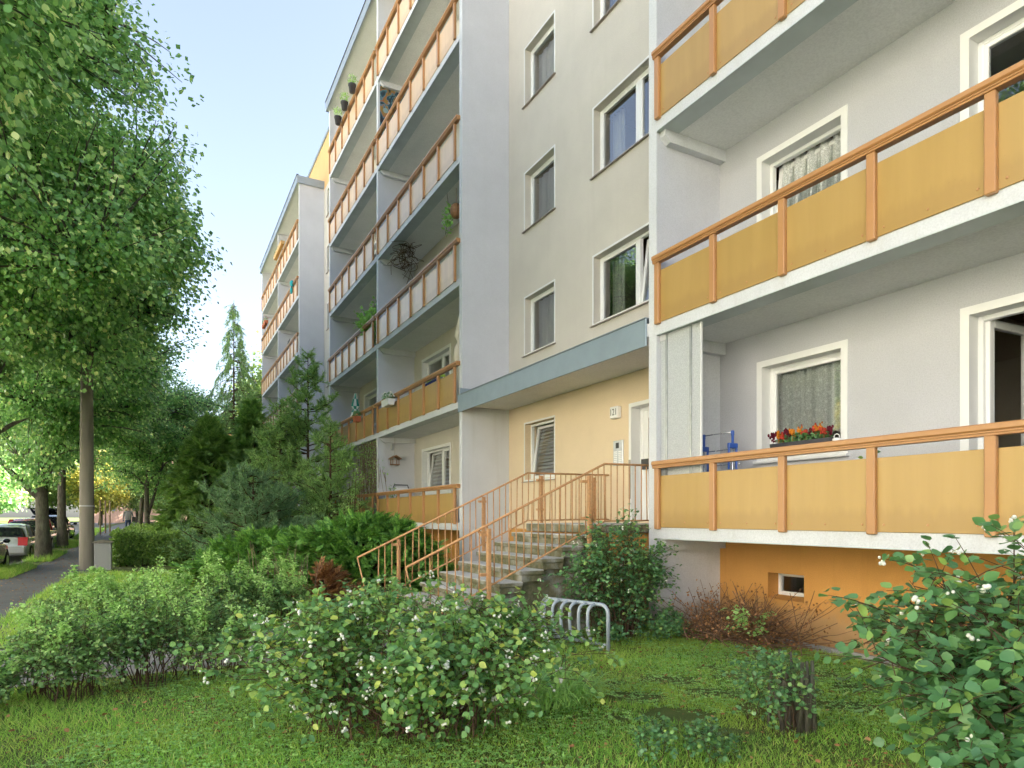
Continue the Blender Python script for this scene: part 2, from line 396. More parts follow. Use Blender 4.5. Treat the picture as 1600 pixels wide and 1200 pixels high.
M['deep_leaf'] = leafmat('deep_leaf', [(0,(0.043,0.124,0.048)),(.5,(0.076,0.187,0.068)),(.85,(0.119,0.250,0.079)),(1,(0.216,0.325,0.076))], .22, .45, .45, tcol=1.3)
M['hedge_leaf'] = leafmat('hedge_leaf', [(0,(0.056,0.128,0.044)),(.5,(0.103,0.205,0.062)),(.85,(0.159,0.265,0.079)),(1,(0.254,0.333,0.123))], .28, .5, .35, tcol=1.3)
M['shoot_leaf'] = leafmat('shoot_leaf', [(0,(0.145,0.275,0.072)),(.6,(0.246,0.392,0.112)),(1,(0.377,0.507,0.208))], .33, .5, .3, tcol=1.3)
M['box_leaf'] = leafmat('box_leaf', [(0,(0.066,0.134,0.029)),(.5,(0.122,0.218,0.042)),(1,(0.208,0.310,0.067))], .25, .5, .35, tcol=1.3)
M['needle'] = leafmat('needle', [(0,(0.137,0.256,0.086)),(.5,(0.236,0.394,0.126)),(1,(0.388,0.557,0.167))], .12, .55, .3, tcol=1.0)
M['blue_needle'] = leafmat('blue_needle', [(0,(0.088,0.179,0.087)),(.5,(0.155,0.281,0.131)),(1,(0.250,0.388,0.183))], .12, .55, .3, tcol=1.0)
M['larch_needle'] = leafmat('larch_needle', [(0,(0.114,0.202,0.086)),(.5,(0.183,0.292,0.124)),(1,(0.286,0.383,0.163))], .3, .55, .3, tcol=1.0)
M['juniper_leaf'] = leafmat('juniper_leaf', [(0,(0.052,0.151,0.034)),(.5,(0.105,0.250,0.049)),(1,(0.213,0.380,0.073))], .2, .55, .3, tcol=1.0)
M['cypress_leaf'] = leafmat('cypress_leaf', [(0,(0.102,0.198,0.050)),(.5,(0.156,0.270,0.072)),(1,(0.240,0.360,0.105))], .25, .5, .3, tcol=1.0)
M['dead_leaf'] = leafmat('dead_leaf', [(0,(0.145,0.072,0.036)),(.5,(0.275,0.138,0.065)),(1,(0.435,0.232,0.116))], .15, .8, .1, tcol=1.0)
M['grass'] = leafmat('grass', [(0,(0.094,0.228,0.034)),(.5,(0.156,0.324,0.052)),(.82,(0.250,0.400,0.069)),(.93,(0.375,0.428,0.115)),(1,(0.500,0.455,0.184))], .35, .5, .25, patch=((.28,.36,.065),.9,.6), tcol=1.3)
M['clover'] = leafmat('clover', [(0,(0.107,0.238,0.062)),(.6,(0.179,0.342,0.088)),(1,(0.284,0.438,0.127))], .3, .5, .3, tcol=1.3)
M['reed'] = leafmat('reed', [(0,(0.131,0.260,0.065)),(1,(0.290,0.470,0.131))], .3, .5, .3, tcol=1.3)
t = NT('berry'); t.b.inputs['Base Color'].default_value = (.70,.70,.62,1); t.b.inputs['Roughness'].default_value = .45
t.b.inputs['Subsurface Weight'].default_value = .2; t.b.inputs['Subsurface Radius'].default_value = (.01,.01,.008); M['berry'] = t.m
for nm, c in (('red_petal',(.42,.05,.03)),('orange_petal',(.58,.20,.02)),('maroon_petal',(.10,.008,.02)),('pink_petal',(.7,.25,.3)),('white_petal',(.8,.78,.7))):
    M[nm] = plain(nm, c, .7, 0, .2, .15, 20)

# ------------------------------------------------------------------ terrain and paving
GYB = [-60, -20, -5, 0, 4, 8, 12, 20, 28, 32, 36, 42, 48, 58, 70, 100, 200, 700]
GYZ = [0, 0, 0, 0, 0, 0, 0, 0, 0, .09, .2, .38, .55, .75, .9, .95, 1.0, 1.0]
def gy(y): return float(np.interp(y, GYB, GYZ))
ROAD_X0, ROAD_X1, ROAD_D = -11.0, -4.3, -.13
def gz(x, y): return gy(y) + (ROAD_D if ROAD_X0 < x < ROAD_X1 else 0.0)
def strip(xs, zs, ys):
    V = np.array([(x, y, gy(y) + z) for y in ys for x, z in zip(xs, zs)]); n = len(xs)
    Fq = np.array([(j*n+i, j*n+i+1, (j+1)*n+i+1, (j+1)*n+i) for j in range(len(ys)-1) for i in range(n-1)])
    return V, Fq
def sheet(name, mat, xs, zs, y0, y1, kind='structure'):
    ys = sorted({y0, y1} | {y for y in GYB if y0 < y < y1})
    V, Fq = strip(xs, zs, ys)
    o = obj(name, np_mesh(name, V, [Fq], mat)); o['kind'] = kind; return o
sheet('ground', M['turf_soil'], [-700, ROAD_X0-.05, ROAD_X0, ROAD_X1-.001, ROAD_X1+.05, 700], [0, 0, ROAD_D, ROAD_D, 0, 0], -60, 700)
sheet('road', M['asphalt'], [ROAD_X0+.02, ROAD_X1-.13], [ROAD_D+.004]*2, -50, 260)
sheet('sidewalk', M['asphalt'], [-3.6, -1.8], [.006]*2, -30, 200)
sheet('entrance_path', M['path_concrete'], [-1.8, 3.0], [.010]*2, 7.55, 9.75)
sheet('gravel_strip', M['gravel'], [6.93, 7.19], [.012]*2, -8, 6.92)
kerb = tag(empty('kerb', (ROAD_X1, 10, 0)), kind='structure')
kb = MB(); kb.box(-.12, .0, 0, .985, -.18, .015, .012); kme = kb.mesh('kerb_stone', M['kerb_stone'])
for i in range(58):
    y = 10 + i; obj('kerb_stone', kme, kerb, (ROAD_X1, y, gy(y)))
edge = tag(empty('gravel_edging', (6.86, 0, 0)), kind='structure')
kb = MB(); kb.box(0, .07, 0, .99, -.1, .07, .01); eme = kb.mesh('edging_stone', M['kerb_stone'])
for i in range(7): obj('edging_stone', eme, edge, (6.86, -.1+i, 0))

# ------------------------------------------------------------------ the apartment house
X0, XW, PITCH, FL = 6.0, 7.2, 6.6, 2.8
house = empty('apartment_building', (XW, 20, 0), 'long grey apartment block with stacked ochre balconies', 'building')
FINS = [.40, 7.0, 13.56, 20.05, 26.65, 33.30, 39.85, 46.62]
FT = .075
ROOF = 18.10
def wall(name, mat, y0, y1, z0, z1, openings=(), x=XW, th=.30):
    ys = sorted({y0, y1} | {v for o in openings for v in (o[0], o[1])}); zs = sorted({z0, z1} | {v for o in openings for v in (o[2], o[3])})
    mb = MB()
    for a, b in zip(ys, ys[1:]):
        for c, d in zip(zs, zs[1:]):
            if any(o[0]-1e-6 <= a and b <= o[1]+1e-6 and o[2]-1e-6 <= c and d <= o[3]+1e-6 for o in openings): continue
            mb.quad((x,b,c),(x,a,c),(x,a,d),(x,b,d))
    for (a,b,c,d) in openings:
        X2 = x+th
        mb.quad((x,a,c),(X2,a,c),(X2,a,d),(x,a,d)); mb.quad((x,b,d),(X2,b,d),(X2,b,c),(x,b,c))
        mb.quad((x,a,d),(X2,a,d),(X2,b,d),(x,b,d)); mb.quad((x,b,c),(X2,b,c),(X2,a,c),(x,a,c))
    return mb.build(name, mat, house)

WINS = []      # (y0,y1,z0,z1,style)
for n in range(0, 4):
    WINS.append((4.91, 6.25, 2.36+FL*n, 3.72+FL*n, 'loggia' if n == 0 else 'loggia_tilt'))
    WINS.append((2.20, 3.67, 1.50+FL*n, 3.73+FL*n, 'door_open' if n == 0 else 'door'))
for k in (0, 19.8):
    for n in range(1, 6):
        WINS.append((11.45+k, 12.76+k, 2.42+FL*n, 3.75+FL*n, 'narrow'))
        WINS.append((7.95+k, 10.12+k, 2.42+FL*n, 3.75+FL*n, 'wide_tilt' if n == 1 and k == 0 else 'wide'))
WINS.append((11.45, 12.76, 2.40, 3.72, 'entry_tilt'))
for b in (20.05, 26.65, 39.85, 46.62):
    for n in range(0, 4):
        WINS.append((b-3.08, b-.76, 2.30+FL*n, 3.72+FL*n, 'double_tilt' if (n == 0 and b < 21) else 'double'))
def inset(w): return (w[0]+.04, w[1]-.04, w[2]+.04, w[3]-.04)
def ops(y0, y1, z0, z1): return [inset(w) for w in WINS if y0 < w[0] and w[1] < y1 and z0 < w[2] and w[3] < z1]
BASEMENT = (5.51, 6.07, .49, .855)
DOOR = (7.60, 9.02, 1.50, 3.58)
wall('socle_wall', M['orange_plaster'], -8, 7.0, -.6, 1.34, [BASEMENT])
wall('loggia_wall', M['grey_plaster'], -8, 7.0, 1.34, 20.4, ops(-8, 7, 1.34, 20.4))
wall('socle_wall', M['orange_plaster'], 7.0, 13.56, -.6, 1.34)
wall('entrance_wall', M['cream_plaster'], 7.0, 13.56, 1.34, 4.25, [inset(DOOR)] + ops(7, 13.56, 1.34, 4.25))
wall('recess_wall', M['beige_plaster'], 7.0, 13.56, 4.25, 18.1, ops(7, 13.56, 4.25, 18.1))
wall('attic_wall', M['orange_plaster'], 7.0, 13.56, 18.1, 20.4)
wall('socle_wall', M['orange_plaster'], 13.56, 26.65, -.6, 1.34)
wall('loggia_wall', M['beige_plaster'], 13.56, 26.65, 1.34, 20.4, ops(13.56, 26.65, 1.34, 20.4))
wall('recess_wall', M['beige_plaster'], 26.65, 33.30, -.6, 18.0, ops(26.65, 33.3, 1.34, 18))
wall('attic_wall', M['attic_plaster'], 26.65, 33.30, 18.0, 20.4)
wall('attic_wall', M['attic_plaster'], 33.30, 47.2, 18.0, 20.4)
wall('loggia_wall', M['beige_plaster'], 33.30, 47.2, -.6, 18.0, ops(33.3, 47.2, 1.34, 18.0))
mb = MB()
mb.box(XW+.02, 19, -8, 47.2, 20.36, 20.5)
mb.box(18.8, 19, -8, 47.2, -.6, 20.36); mb.box(XW+.01, 18.8, 47.0, 47.2, -.6, 20.36); mb.box(XW+.01, 18.8, -8, -7.8, -.6, 20.36)
mb.build('outer_shell', M['beige_plaster'], house)
mb = MB(); mb.box(XW-.06, XW+.2, -8.05, 47.25, 20.4, 20.56); mb.build('attic_coping', M['roof_trim'], house)
mb = MB()
for n in range(0, 7):
    z = 1.45+FL*n; mb.box(XW+.31, 11.5, -7.8, 47.0, z-.2, z-.06)
mb.mi = 1
for y in (0.4, 4.2, 7.0, 10.7, 13.56, 16.6, 20.05, 23.3, 26.65, 30.6, 33.3, 36.5, 39.85, 43.2): mb.box(XW+.305, 11.4, y-.06, y+.06, -.5, 20.3)
mb.box(11.4, 11.6, -7.8, 47.0, -.5, 20.3)
mb.build('interior', [M['room_floor'], M['room_wall']], house)

def quadpts(x, a, b, c, d): return ((x,b,c),(x,a,c),(x,a,d),(x,b,d))
def frame_boxes(mb, x0, x1, a, b, c, d, w, ch=.006):
    mb.box(x0, x1, a, a+w, c, d, ch); mb.box(x0, x1, b-w, b, c, d, ch)
    mb.box(x0, x1, a+w, b-w, c, c+w, ch); mb.box(x0, x1, a+w, b-w, d-w, d, ch)
def make_curtain(win, x, a, b, c, d, mat, amp=.025, scallop=0.0, waves=9):
    nu, nv = 96, 10; ph = a*3.1
    V = []; 
    for j in range(nv+1):
        for i in range(nu+1):
            u = i/nu; lo = c
            if scallop: lo = c + scallop*abs(((u*7+.3) % 1)-.5)*2
            z = d + (lo-d)*j/nv
            V.append((x + amp*math.sin(u*waves*6.283+ph) + amp*.5*math.sin(u*waves*2.7*6.283+1.3*ph), a+(b-a)*u, z))
    n = nu+1; Fq = np.array([(j*n+i, j*n+i+1, (j+1)*n+i+1, (j+1)*n+i) for j in range(nv) for i in range(nu)])
    o = WL[win.name]; V = np.array(V) - np.array(o)
    return obj('curtain', np_mesh('curtain', V, [Fq], mat, smooth=True), win, o)
def tilt(points, x, z0, ang):
    out = []
    for p in points:
        dz = p[2]-z0; dx = p[0]-x
        out.append((x + dx*math.cos(ang) + dz*math.sin(ang), p[1], z0 + dz*math.cos(ang) - dx*math.sin(ang)))
    return out
rng = random.Random(5)
def make_window(w):
    y0, y1, z0, z1, style = w
    door = style.startswith('door'); nar = style.split('_')[0] in ('narrow', 'wide', 'entry')
    band = .035 if nar else .085
    a, b, c, d = y0+band, y1-band, z0+(.02 if door else (.03 if nar else band)), z1-band
    org = (XW, (y0+y1)/2, z0)
    mb = MB(); xo, xi = XW-(.006 if nar else .012), XW+.17      # painted surround and reveal lining
    mb.box(xo, xi, y0, a, z0, z1); mb.box(xo, xi, b, y1, z0, z1); mb.box(xo, xi, a, b, d, z1)
    if not door: mb.box(xo+.004, xi, a, b, z0, c)
    win = mb.build('balcony_door' if door else 'window', M['trim_paint'], house, org=org)
    # fixed frame
    mb = MB(); frame_boxes(mb, xi-.02, xi+.055, a, b, c, d, .05)
    mid = None
    if style.startswith('wide') or style.startswith('double'):
        mid = a + (b-a)*(.42 if style.startswith('double') else .46); mb.box(xi-.022, xi+.055, mid-.045, mid+.045, c+.05, d-.05, .006)
    mb.build('frame', M['white_pvc'], win)
    spans = [(a+.05, b-.05)] if mid is None else [(a+.05, mid-.045), (mid+.045, b-.05)]
    for k, (p, q) in enumerate(spans):
        tilted = style.endswith('tilt') and (k == (1 if style.startswith('double') else 0))
        if style == 'door_open': 
            continue
        ang = .13 if tilted else 0.0
        mb = MB(); frame_boxes(mb, xi-.012, xi+.045, p-.018, q+.018, c+.032, d-.032, .062)
        if ang: mb.v = tilt(mb.v, xi+.02, c+.04, ang)
        sash = mb.build('sash', M['white_pvc'], win)
        mb = MB(); pts = quadpts(xi+.018, p+.044, q-.044, c+.094, d-.094)
        if ang: pts = tilt(pts, xi+.02, c+.04, ang)
        mb.quad(*pts); mb.build('pane', M['glass'], win)
        if door:
            mb = MB(); mb.box(xi-.03, xi-.012, p+.0, p+.03, c+.95, c+1.1, .004); mb.build('handle', M['white_pvc'], win)
    if style == 'door_open':   # leaf swung inwards about its far jamb
        hx, hy = xi+.03, b-.06; wd = (b-a-.1)*.5; L = 1.15
        mb = MB(); frame_boxes(mb, -.03, .03, -wd-.15, 0, c+.03, d-.03, .085)
        an = math.radians(-112)
        def rot(pts): return [(hx + p[0]*math.cos(an) - p[1]*math.sin(an), hy + p[0]*math.sin(an) + p[1]*math.cos(an), p[2]) for p in pts]
        an = math.radians(87)
        mb.v = rot(mb.v); mb.build('open_door_leaf', M['white_pvc'], win)
        mb = MB(); mb.v = rot(quadpts(0, -wd-.065, -.085, c+.115, d-.115)); mb.f = [(0,1,2,3)]; mb.m = [0]; mb.build('pane', M['glass'], win)
        make_curtain(win, xi+.55, a+.02, a+.30, c+.05, d, M['sheer'], .03, 0, 3)
    # sill
    if not door:
        mb = MB()
        if nar: mb.prism([(XW-.055,z0-.028),(XW-.055,z0-.012),(xi-.02,z0+.034),(xi-.02,z0+.004)], 1, y0-.03, y1+.03); mb.build('sill', M['sill_metal'], win)
        else: mb.box(XW-.07, xi-.02, y0-.02, y1+.02, z0-.035, z0-.001, .006); mb.build('sill', M['white_sill'], win)
    # behind the glass
    r = rng.random()
    if style in ('loggia', 'loggia_tilt'):
        make_curtain(win, xi+.12, a, b-.02, c+.20, d, M['lace'], .036, .07, 6)
        mb = MB(); mb.box(xi+.17, xi+.185, a+.06, b-.02, d-.30, d-.05); mb.build('roller_blind', M['roller_green'], win)
    elif style in ('entry_tilt', 'double_tilt'):
        mb = MB(); z = c+.03
        while z < d: mb.quad((xi+.16,a,z),(xi+.16,b,z),(xi+.19,b,z+.055),(xi+.19,a,z+.055)); z += .115 if style == 'double_tilt' else .075
        mb.build('slat_blind', M['blind' if style == 'double_tilt' else 'dark_blind'], win)
    elif style == 'narrow': make_curtain(win, xi+.22, a, b, c, d, M['sheer'], .02, 0, 5)
    elif style.startswith('wide'): make_curtain(win, xi+.30, b-.35, b, c, d, M['sheer'], .03, 0, 3)
    elif r < .7: make_curtain(win, xi+.26, a, b, c, d, M['sheer'], .03, 0, 8)
    return win
for w in WINS: make_window(w)
# basement window, set deep in the socle
y0, y1, z0, z1 = BASEMENT
mb = MB(); frame_boxes(mb, XW+.20, XW+.26, y0, y1, z0+.06, z1, .05); bw = mb.build('basement_window', M['white_pvc'], house, org=(XW+.2, (y0+y1)/2, z0))
mb = MB(); mb.quad(*quadpts(XW+.23, y0+.05, y1-.05, z0+.11, z1-.05)); mb.build('pane', M['glass'], bw)
mb = MB(); mb.prism([(XW-.01,z0+.002),(XW-.01,z0+.02),(XW+.2,z0+.06),(XW+.2,z0+.002)], 1, y0+.002, y1-.002); mb.build('sill', M['orange_plaster'], bw)

# loggia side walls
for i, y in enumerate(FINS):
    mb = MB(); outer = i in (2, 5)
    z1 = ROOF if i else 18.1
    mb.box(X0+.012, XW+.005, y-FT, y+FT, 4.02 if i in (1, 2) else -.6, z1)
    f = mb.build('loggia_side_wall', M['fin_plaster'], house, org=(X0, y, 0))
    if i in (1, 2):
        mb = MB(); mb.box(X0+.012, XW+.005, y-FT-.002, y+FT+.002, -.6, 4.02); mb.build('lower_wall', M['white_concrete'], f)
    mb = MB(); mb.box(X0-.004, X0+.012, y-FT-.004, y+FT+.004, -.6, z1); mb.build('edge_strip', M['white_concrete'], f)
# balconies
pb = MB(); pb.box(-.012, 0, -.464, .464, 0, .705, .004); panel_me = pb.mesh('panel', M['ochre_panel']); sky_sheen_me = pb.mesh('panel', M['sky_sheen_panel'])
rv = MB()
for yy in (-.40, 0, .40): rv.ball((-.013, yy, .07), .012, 8, 6, (.5,1,1))
rivet_me = rv.mesh('rivets', M['brown_metal'])
pp = MB(); pp.box(-.06, 0, -.043, .043, 0, .85, .008); post_me = pp.mesh('post', M['brown_metal'])
L = 6.44
hb = MB(); hb.box(-.10, .04, -L/2, L/2, .040, .100, .012); hb.box(-.082, .02, -L/2, L/2, .022, .0395, .003); hb.box(-.075, .012, -L/2, L/2, 0, .0215, .004); rail_me = hb.mesh('handrail', M['brown_metal'])
sb = MB(); sb.box(0, XW-X0-.001, -L/2, L/2, -.135, .0); sb.mi = 1; sb.box(-.006, 0.0, -L/2, L/2, -.14, .012); slab_me = sb.mesh('balcony_slab', [M['soffit'], M['white_concrete']])
fb = MB(); fb.box(.004, .30, -L/2+.01, L/2-.01, -.142, -.1355); fb.box(-.012, .003, -L/2+.01, L/2-.01, -.152, -.1405)
flash_me = fb.mesh('flashing', M['flashing'])
cb = MB(); cb.prism([(.06,-.137),(XW-X0-.001,-.137),(XW-X0-.001,-.30),(.16,-.30),(.06,-.22)], 1, -.055, .055); cons_me = cb.mesh('console', M['white_concrete'])
def balcony(f0, f1, n):
    y = (f0+f1)/2; z = 1.45 + FL*n
    o = obj('balcony', slab_me, house, (X0, y, z))
    obj('flashing', flash_me, o, (X0, y, z))
    k = 1.013; st = f1-.14
    for i in range(7): obj('post', post_me, o, (X0-.008, st-i*k, z-.015))
    for i in range(6):
        p = obj('panel', sky_sheen_me if (n >= 2 and f1 > 8) else panel_me, o, (X0-.010, st-(i+.5)*k, z+.008))
        if f1 < 8: obj('rivets', rivet_me, o, (X0-.010, st-(i+.5)*k, z+.008))['kind'] = 'stuff'
    obj('handrail', rail_me, o, (X0-.008, y, z+.812))
    for s, fy in ((1, f1-FT-.056), (-1, f0+FT+.056)): obj('console', cons_me, o, (X0, fy, z))
    return o
for (f0, f1) in ((.40, 7.0), (13.56, 20.05), (20.05, 26.65), (33.30, 39.85), (39.85, 46.62)):
    for n in range(6): balcony(f0, f1, n)
# bay roofs
for (f0, f1) in ((-7.0, 7.0), (13.56, 26.65), (33.30, 46.62)):
    mb = MB(); mb.box(X0-.10, XW-.002, f0-.14, f1+.14, ROOF+.003, ROOF+.20)
    r = mb.build('bay_roof', M['soffit'], house, org=(X0, (f0+f1)/2, ROOF))
    mb = MB(); mb.box(X0-.125, X0-.10, f0-.165, f1+.165, ROOF-.03, ROOF+.34); mb.box(X0-.10, XW-.003, f0-.165, f0-.14, ROOF-.03, ROOF+.34); mb.box(X0-.10, XW-.003, f1+.14, f1+.165, ROOF-.03, ROOF+.34)
    mb.build('fascia', M['roof_trim'], r)
    mb = MB(); mb.box(X0-.145, X0-.05, f0-.185, f1+.185, ROOF+.34, ROOF+.375); mb.build('roof_edge', M['roof_felt'], r)
# entrance canopy
mb = MB(); mb.box(5.97, XW-.001, 7.08, 13.482, 4.115, 4.30); can = mb.build('entrance_canopy', M['soffit'], house, org=(X0, 10.2, 4.1))
mb = MB(); mb.box(5.94, 5.969, 7.08, 13.60, 3.985, 4.37, .005); mb.build('fascia', M['canopy_metal'], can)
mb = MB(); mb.prism([(5.925,4.372),(5.925,4.385),(XW-.012,4.46),(XW-.012,4.372)], 1, 7.08, 13.482); mb.build('top_flashing', M['roof_trim'], can)
mb = MB(); mb.box(5.945, 6.5, 13.483-.012, 13.4835, 4.386, 4.52); mb.build('upstand', M['canopy_metal'], can)

# entrance door
y0, y1, z0, z1 = DOOR
mb = MB(); a, b = y0+.07, y1-.07
mb.box(XW-.012, XW+.25, y0, a, z0, z1); mb.box(XW-.012, XW+.25, b, y1, z0, z1); mb.box(XW-.012, XW+.25, a, b, z1-.07, z1)
dr = mb.build('entrance_door', M['trim_paint'], house, org=(XW, (y0+y1)/2, z0))
mb = MB(); frame_boxes(mb, XW+.18, XW+.25, a, b, z0+.01, z1-.07, .07); mb.build('frame', M['white_pvc'], dr)
mb = MB(); frame_boxes(mb, XW+.19, XW+.245, a+.07, b-.07, z0+.08, z1-.14, .13); mb.box(XW+.195, XW+.24, a+.2, b-.2, z0+.21, z0+.62, .01); mb.build('leaf', M['white_pvc'], dr)
mb = MB(); mb.quad(*quadpts(XW+.215, a+.2, b-.2, z0+.62, z1-.27)); mb.build('pane', M['glass'], dr)
mb = MB(); mb.box(XW+.10, XW+.16, b-.34, b-.12, z0+.92, z0+1.10, .006); mb.box(XW+.16, XW+.19, b-.27, b-.20, z0+.95, z0+1.07); mb.build('letter_box', M['black_plastic'], dr)
mb = MB(); mb.tube([(XW+.14,b-.30,z0+.35),(XW+.14,b-.30,z0+.95)], .014); mb.box(XW+.14, XW+.19, b-.32, b-.28, z0+.5, z0+.54); mb.build('handle', M['steel'], dr)
mb = MB(); mb.box(XW-.022, XW-.0125, y1-.055, y1-.005, z0+.42, z0+1.1); mb.build('door_stop_strip', M['sill_metal'], dr)
mb = MB(); mb.box(XW-.16, XW-.13, y0+.20, y0+.72, z0+.25, z1-.06, .004); mb.build('orange_post_board', M['brown_metal'], dr)

# number sign and intercom on the entrance wall
sg = empty('house_number_sign', (XW-.04, 9.34, 3.37), 'small white illuminated box sign with house number 121', 'sign')
mb = MB(); mb.box(XW-.10, XW-.001, 9.235, 9.455, 3.365, 3.575, .012); mb.build('sign_box', M['white_plastic'], sg)
fc = bpy.data.curves.new('house_number', 'FONT'); fc.body = '121'; fc.size = .17; fc.align_x = 'CENTER'; fc.align_y = 'CENTER'; fc.extrude = .001; fc.materials.append(M['black_plastic'])
fo = bpy.data.objects.new('number_text', fc); COL.objects.link(fo); bpy.context.view_layer.update()
nme = bpy.data.meshes.new_from_object(fo.evaluated_get(bpy.context.evaluated_depsgraph_get())); bpy.data.objects.remove(fo)
fo = obj('house_number', nme, sg, (XW-.1015, 9.345, 3.468)); fo.rotation_euler = (math.radians(90), 0, math.radians(-90)); fo.scale = (.85, 1, 1)
ic = empty('door_intercom', (XW, 9.31, 2.54), 'metal intercom panel with bell buttons beside the entrance door', 'intercom')
mb = MB(); mb.box(XW-.025, XW-.001, 9.17, 9.45, 2.52, 2.97, .006); mb.build('plate', M['galvanised'], ic)
mb = MB(); mb.box(XW-.029, XW-.0255, 9.28, 9.37, 2.83, 2.93); mb.build('camera_window', M['black_plastic'], ic)
bbm = MB(); bbm.box(-.005, 0, -.045, .045, -.010, .010, .002); bme = bbm.mesh('bell_button', M['white_plastic'])
for r_ in range(7):
    for s in (-1, 1): obj('bell_button', bme, ic, (XW-.0255, 9.31+s*.065, 2.57+r_*.033))
# mural on the loggia side wall, fifth floor
t = NT('mural_paint'); v = t.n('ShaderNodeTexVoronoi', Scale=2.6); t.l(t.pos(), v.inputs['Vector'])
nz = t.n('ShaderNodeTexNoise', Scale=2.2, Detail=3.0, Distortion=2.2); t.l(t.pos(), nz.inputs['Vector'])
c1 = t.ramp(nz.outputs[0], [(.34,(.01,.01,.02)),(.44,(.01,.05,.08)),(.50,(.08,.20,.24)),(.55,(.30,.09,.03)),(.62,(.25,.18,.04)),(.70,(.015,.015,.025))])
c1 = t.mix(t.ramp(v.outputs['Distance'], [(.20,(.8,)*3),(.24,(0,0,0))]), c1, (.22,.34,.36)); t.l(c1, t.b.inputs['Base Color']); t.b.inputs['Roughness'].default_value = .7
mb = MB(); mb.box(6.06, 7.15, 20.05-FT-.012, 20.05-FT-.003, 12.75, 15.43); mb.build('wall_mural', t.m, house, org=(6.6, 19.97, 12.75))

# ------------------------------------------------------------------ stairs and railings
SY0, SY1, SX = 7.42, 9.48, 5.45
st = empty('entrance_stairs', (SX, (SY0+SY1)/2, 0), 'mossy concrete steps rising to the house entrance', 'stairs')
for k in range(1, 10):
    x = SX - .32*(10-k)
    mb = MB(); mb.box(x-.03, x+.325, SY0+.004*(k % 2), SY1-.004*(k % 2), .15*k-.065, .15*k, .010)
    mb.box(x, x+.322, SY0+.035, SY1-.035, .15*k-.152, .15*k-.066); mb.build('step', M['step_concrete'], st)
mb = MB(); mb.prism([(SX-.32*9+.03,-.1),(SX-.32*9+.03,.0),(SX+.02,1.33),(SX+.02,-.1)], 1, SY0+.12, SY1-.12); mb.build('stair_base', M['step_concrete'], st)
mb = MB(); mb.box(SX-.03, XW-.002, SY0-.02, SY1+.06, 1.37, 1.50, .010); mb.build('landing', M['step_concrete'], st)
mb = MB(); mb.box(SX+.06, XW-.002, SY0+.05, SY1, -.1, 1.369); mb.build('landing_wall', M['orange_plaster'], st)
def railing(y, posts, side, label):
    o = empty('stair_railing', (4.0, y, .6), label, 'railing')
    A, B, C = Vector((2.55,y,1.0)), Vector((SX,y,2.345)), Vector((7.14,y,2.36)); dn = .80
    mb = MB(); mb.tube([A, B, C], .016, 8); mb.build('top_rail', M['rail_paint'], o, True)
    lo = [Vector((2.72,y,.30)), B-Vector((0,0,dn)), C-Vector((0,0,dn))]
    mb = MB(); mb.tube(lo, .013, 6); mb.build('bottom_rail', M['rail_paint'], o, True)
    bar = MB(); bar.tube([(0,0,0),(0,0,1)], .0085, 6); bme = bar.mesh('baluster', M['rail_paint'], True)
    x = 2.86
    while x < 7.1:
        zt = 1.0 + (x-2.55)*(1.345/2.9) if x < SX else 2.345 + (x-SX)*.009
        zb = .30 + (x-2.72)*(1.245/(SX-2.72)) if x < SX else zt-dn
        b_ = obj('baluster', bme, o, (x, y, zb)); b_.scale = (1,1,zt-zb); b_.rotation_euler = (rng.uniform(-.012,.012), rng.uniform(-.016,.016), 0)
        x += .108
    mb = MB(); mb.tube([A, (2.72,y,.30)], .011, 6); mb.build('end_bar', M['rail_paint'], o, True)
    for px in posts:
        zt = 1.0 + (px-2.55)*(1.345/2.9) if px < SX else 2.35
        zb = max(0, .15*math.floor((px-SX)/.32+10)) if px < SX else 1.5
        yy = y + side*.055
        mb = MB(); mb.box(px-.024, px+.024, yy-.024, yy+.024, zb-.35, zt-.04, .004)
        for zz in (zt-.12, zt-.62): mb.box(px-.11, px+.02, min(y,yy+.0), max(y,yy+.0), zz-.018, zz+.018)
        mb.build('post', M['rail_paint'], o)
    return o
railing(SY0-.05, (3.62, 5.15), -1, 'brown painted stair railing on the near side of the entrance steps')
railing(SY1+.05, (3.2, 4.65, 5.75, 6.85), 1, 'brown painted stair railing on the far side, under the tilted window')

# ------------------------------------------------------------------ vegetation builders
RS = np.random.RandomState(11)
def unit(v): return v / (np.linalg.norm(v, axis=-1, keepdims=True) + 1e-9)
def rdir(n, rs): return unit(rs.normal(size=(n, 3)))
T_KITE = (np.array([[0,0,0],[.42,.42,.05],[0,1,0],[-.42,.42,.05]]), [np.array([[0,1,2,3]])])
T_LEAF = (np.array([[0,0,0],[.30,.18,.05],[.42,.48,.07],[.22,.82,.03],[0,1,-.04],[-.22,.82,.03],[-.42,.48,.07],[-.30,.18,.05],[0,.5,-.02]]),
          [np.array([[0,1,8],[1,2,8],[2,3,8],[3,4,8],[4,5,8],[5,6,8],[6,7,8],[7,0,8]])])
T_OVAL = (np.array([[0,0,0],[.33,.25,.06],[.40,.60,.06],[0,1,-.03],[-.40,.60,.06],[-.33,.25,.06]]), [np.array([[0,1,2,3],[0,3,4,5]])])
T_BLADE = (np.array([[-.5,0,0],[.5,0,0],[.32,.55,.10],[-.32,.55,.10],[0,1,.38]]), [np.array([[0,1,2,3]]), np.array([[3,2,4]])])
T_NEEDLE = (np.array([[-.5,0,0],[.5,0,0],[0,1,0]]), [np.array([[0,1,2]])])
T_TRI = (np.array([[0,0,0],[.5,.75,.0],[0,1,.08],[-.5,.75,0]]), [np.array([[0,1,2,3]])])
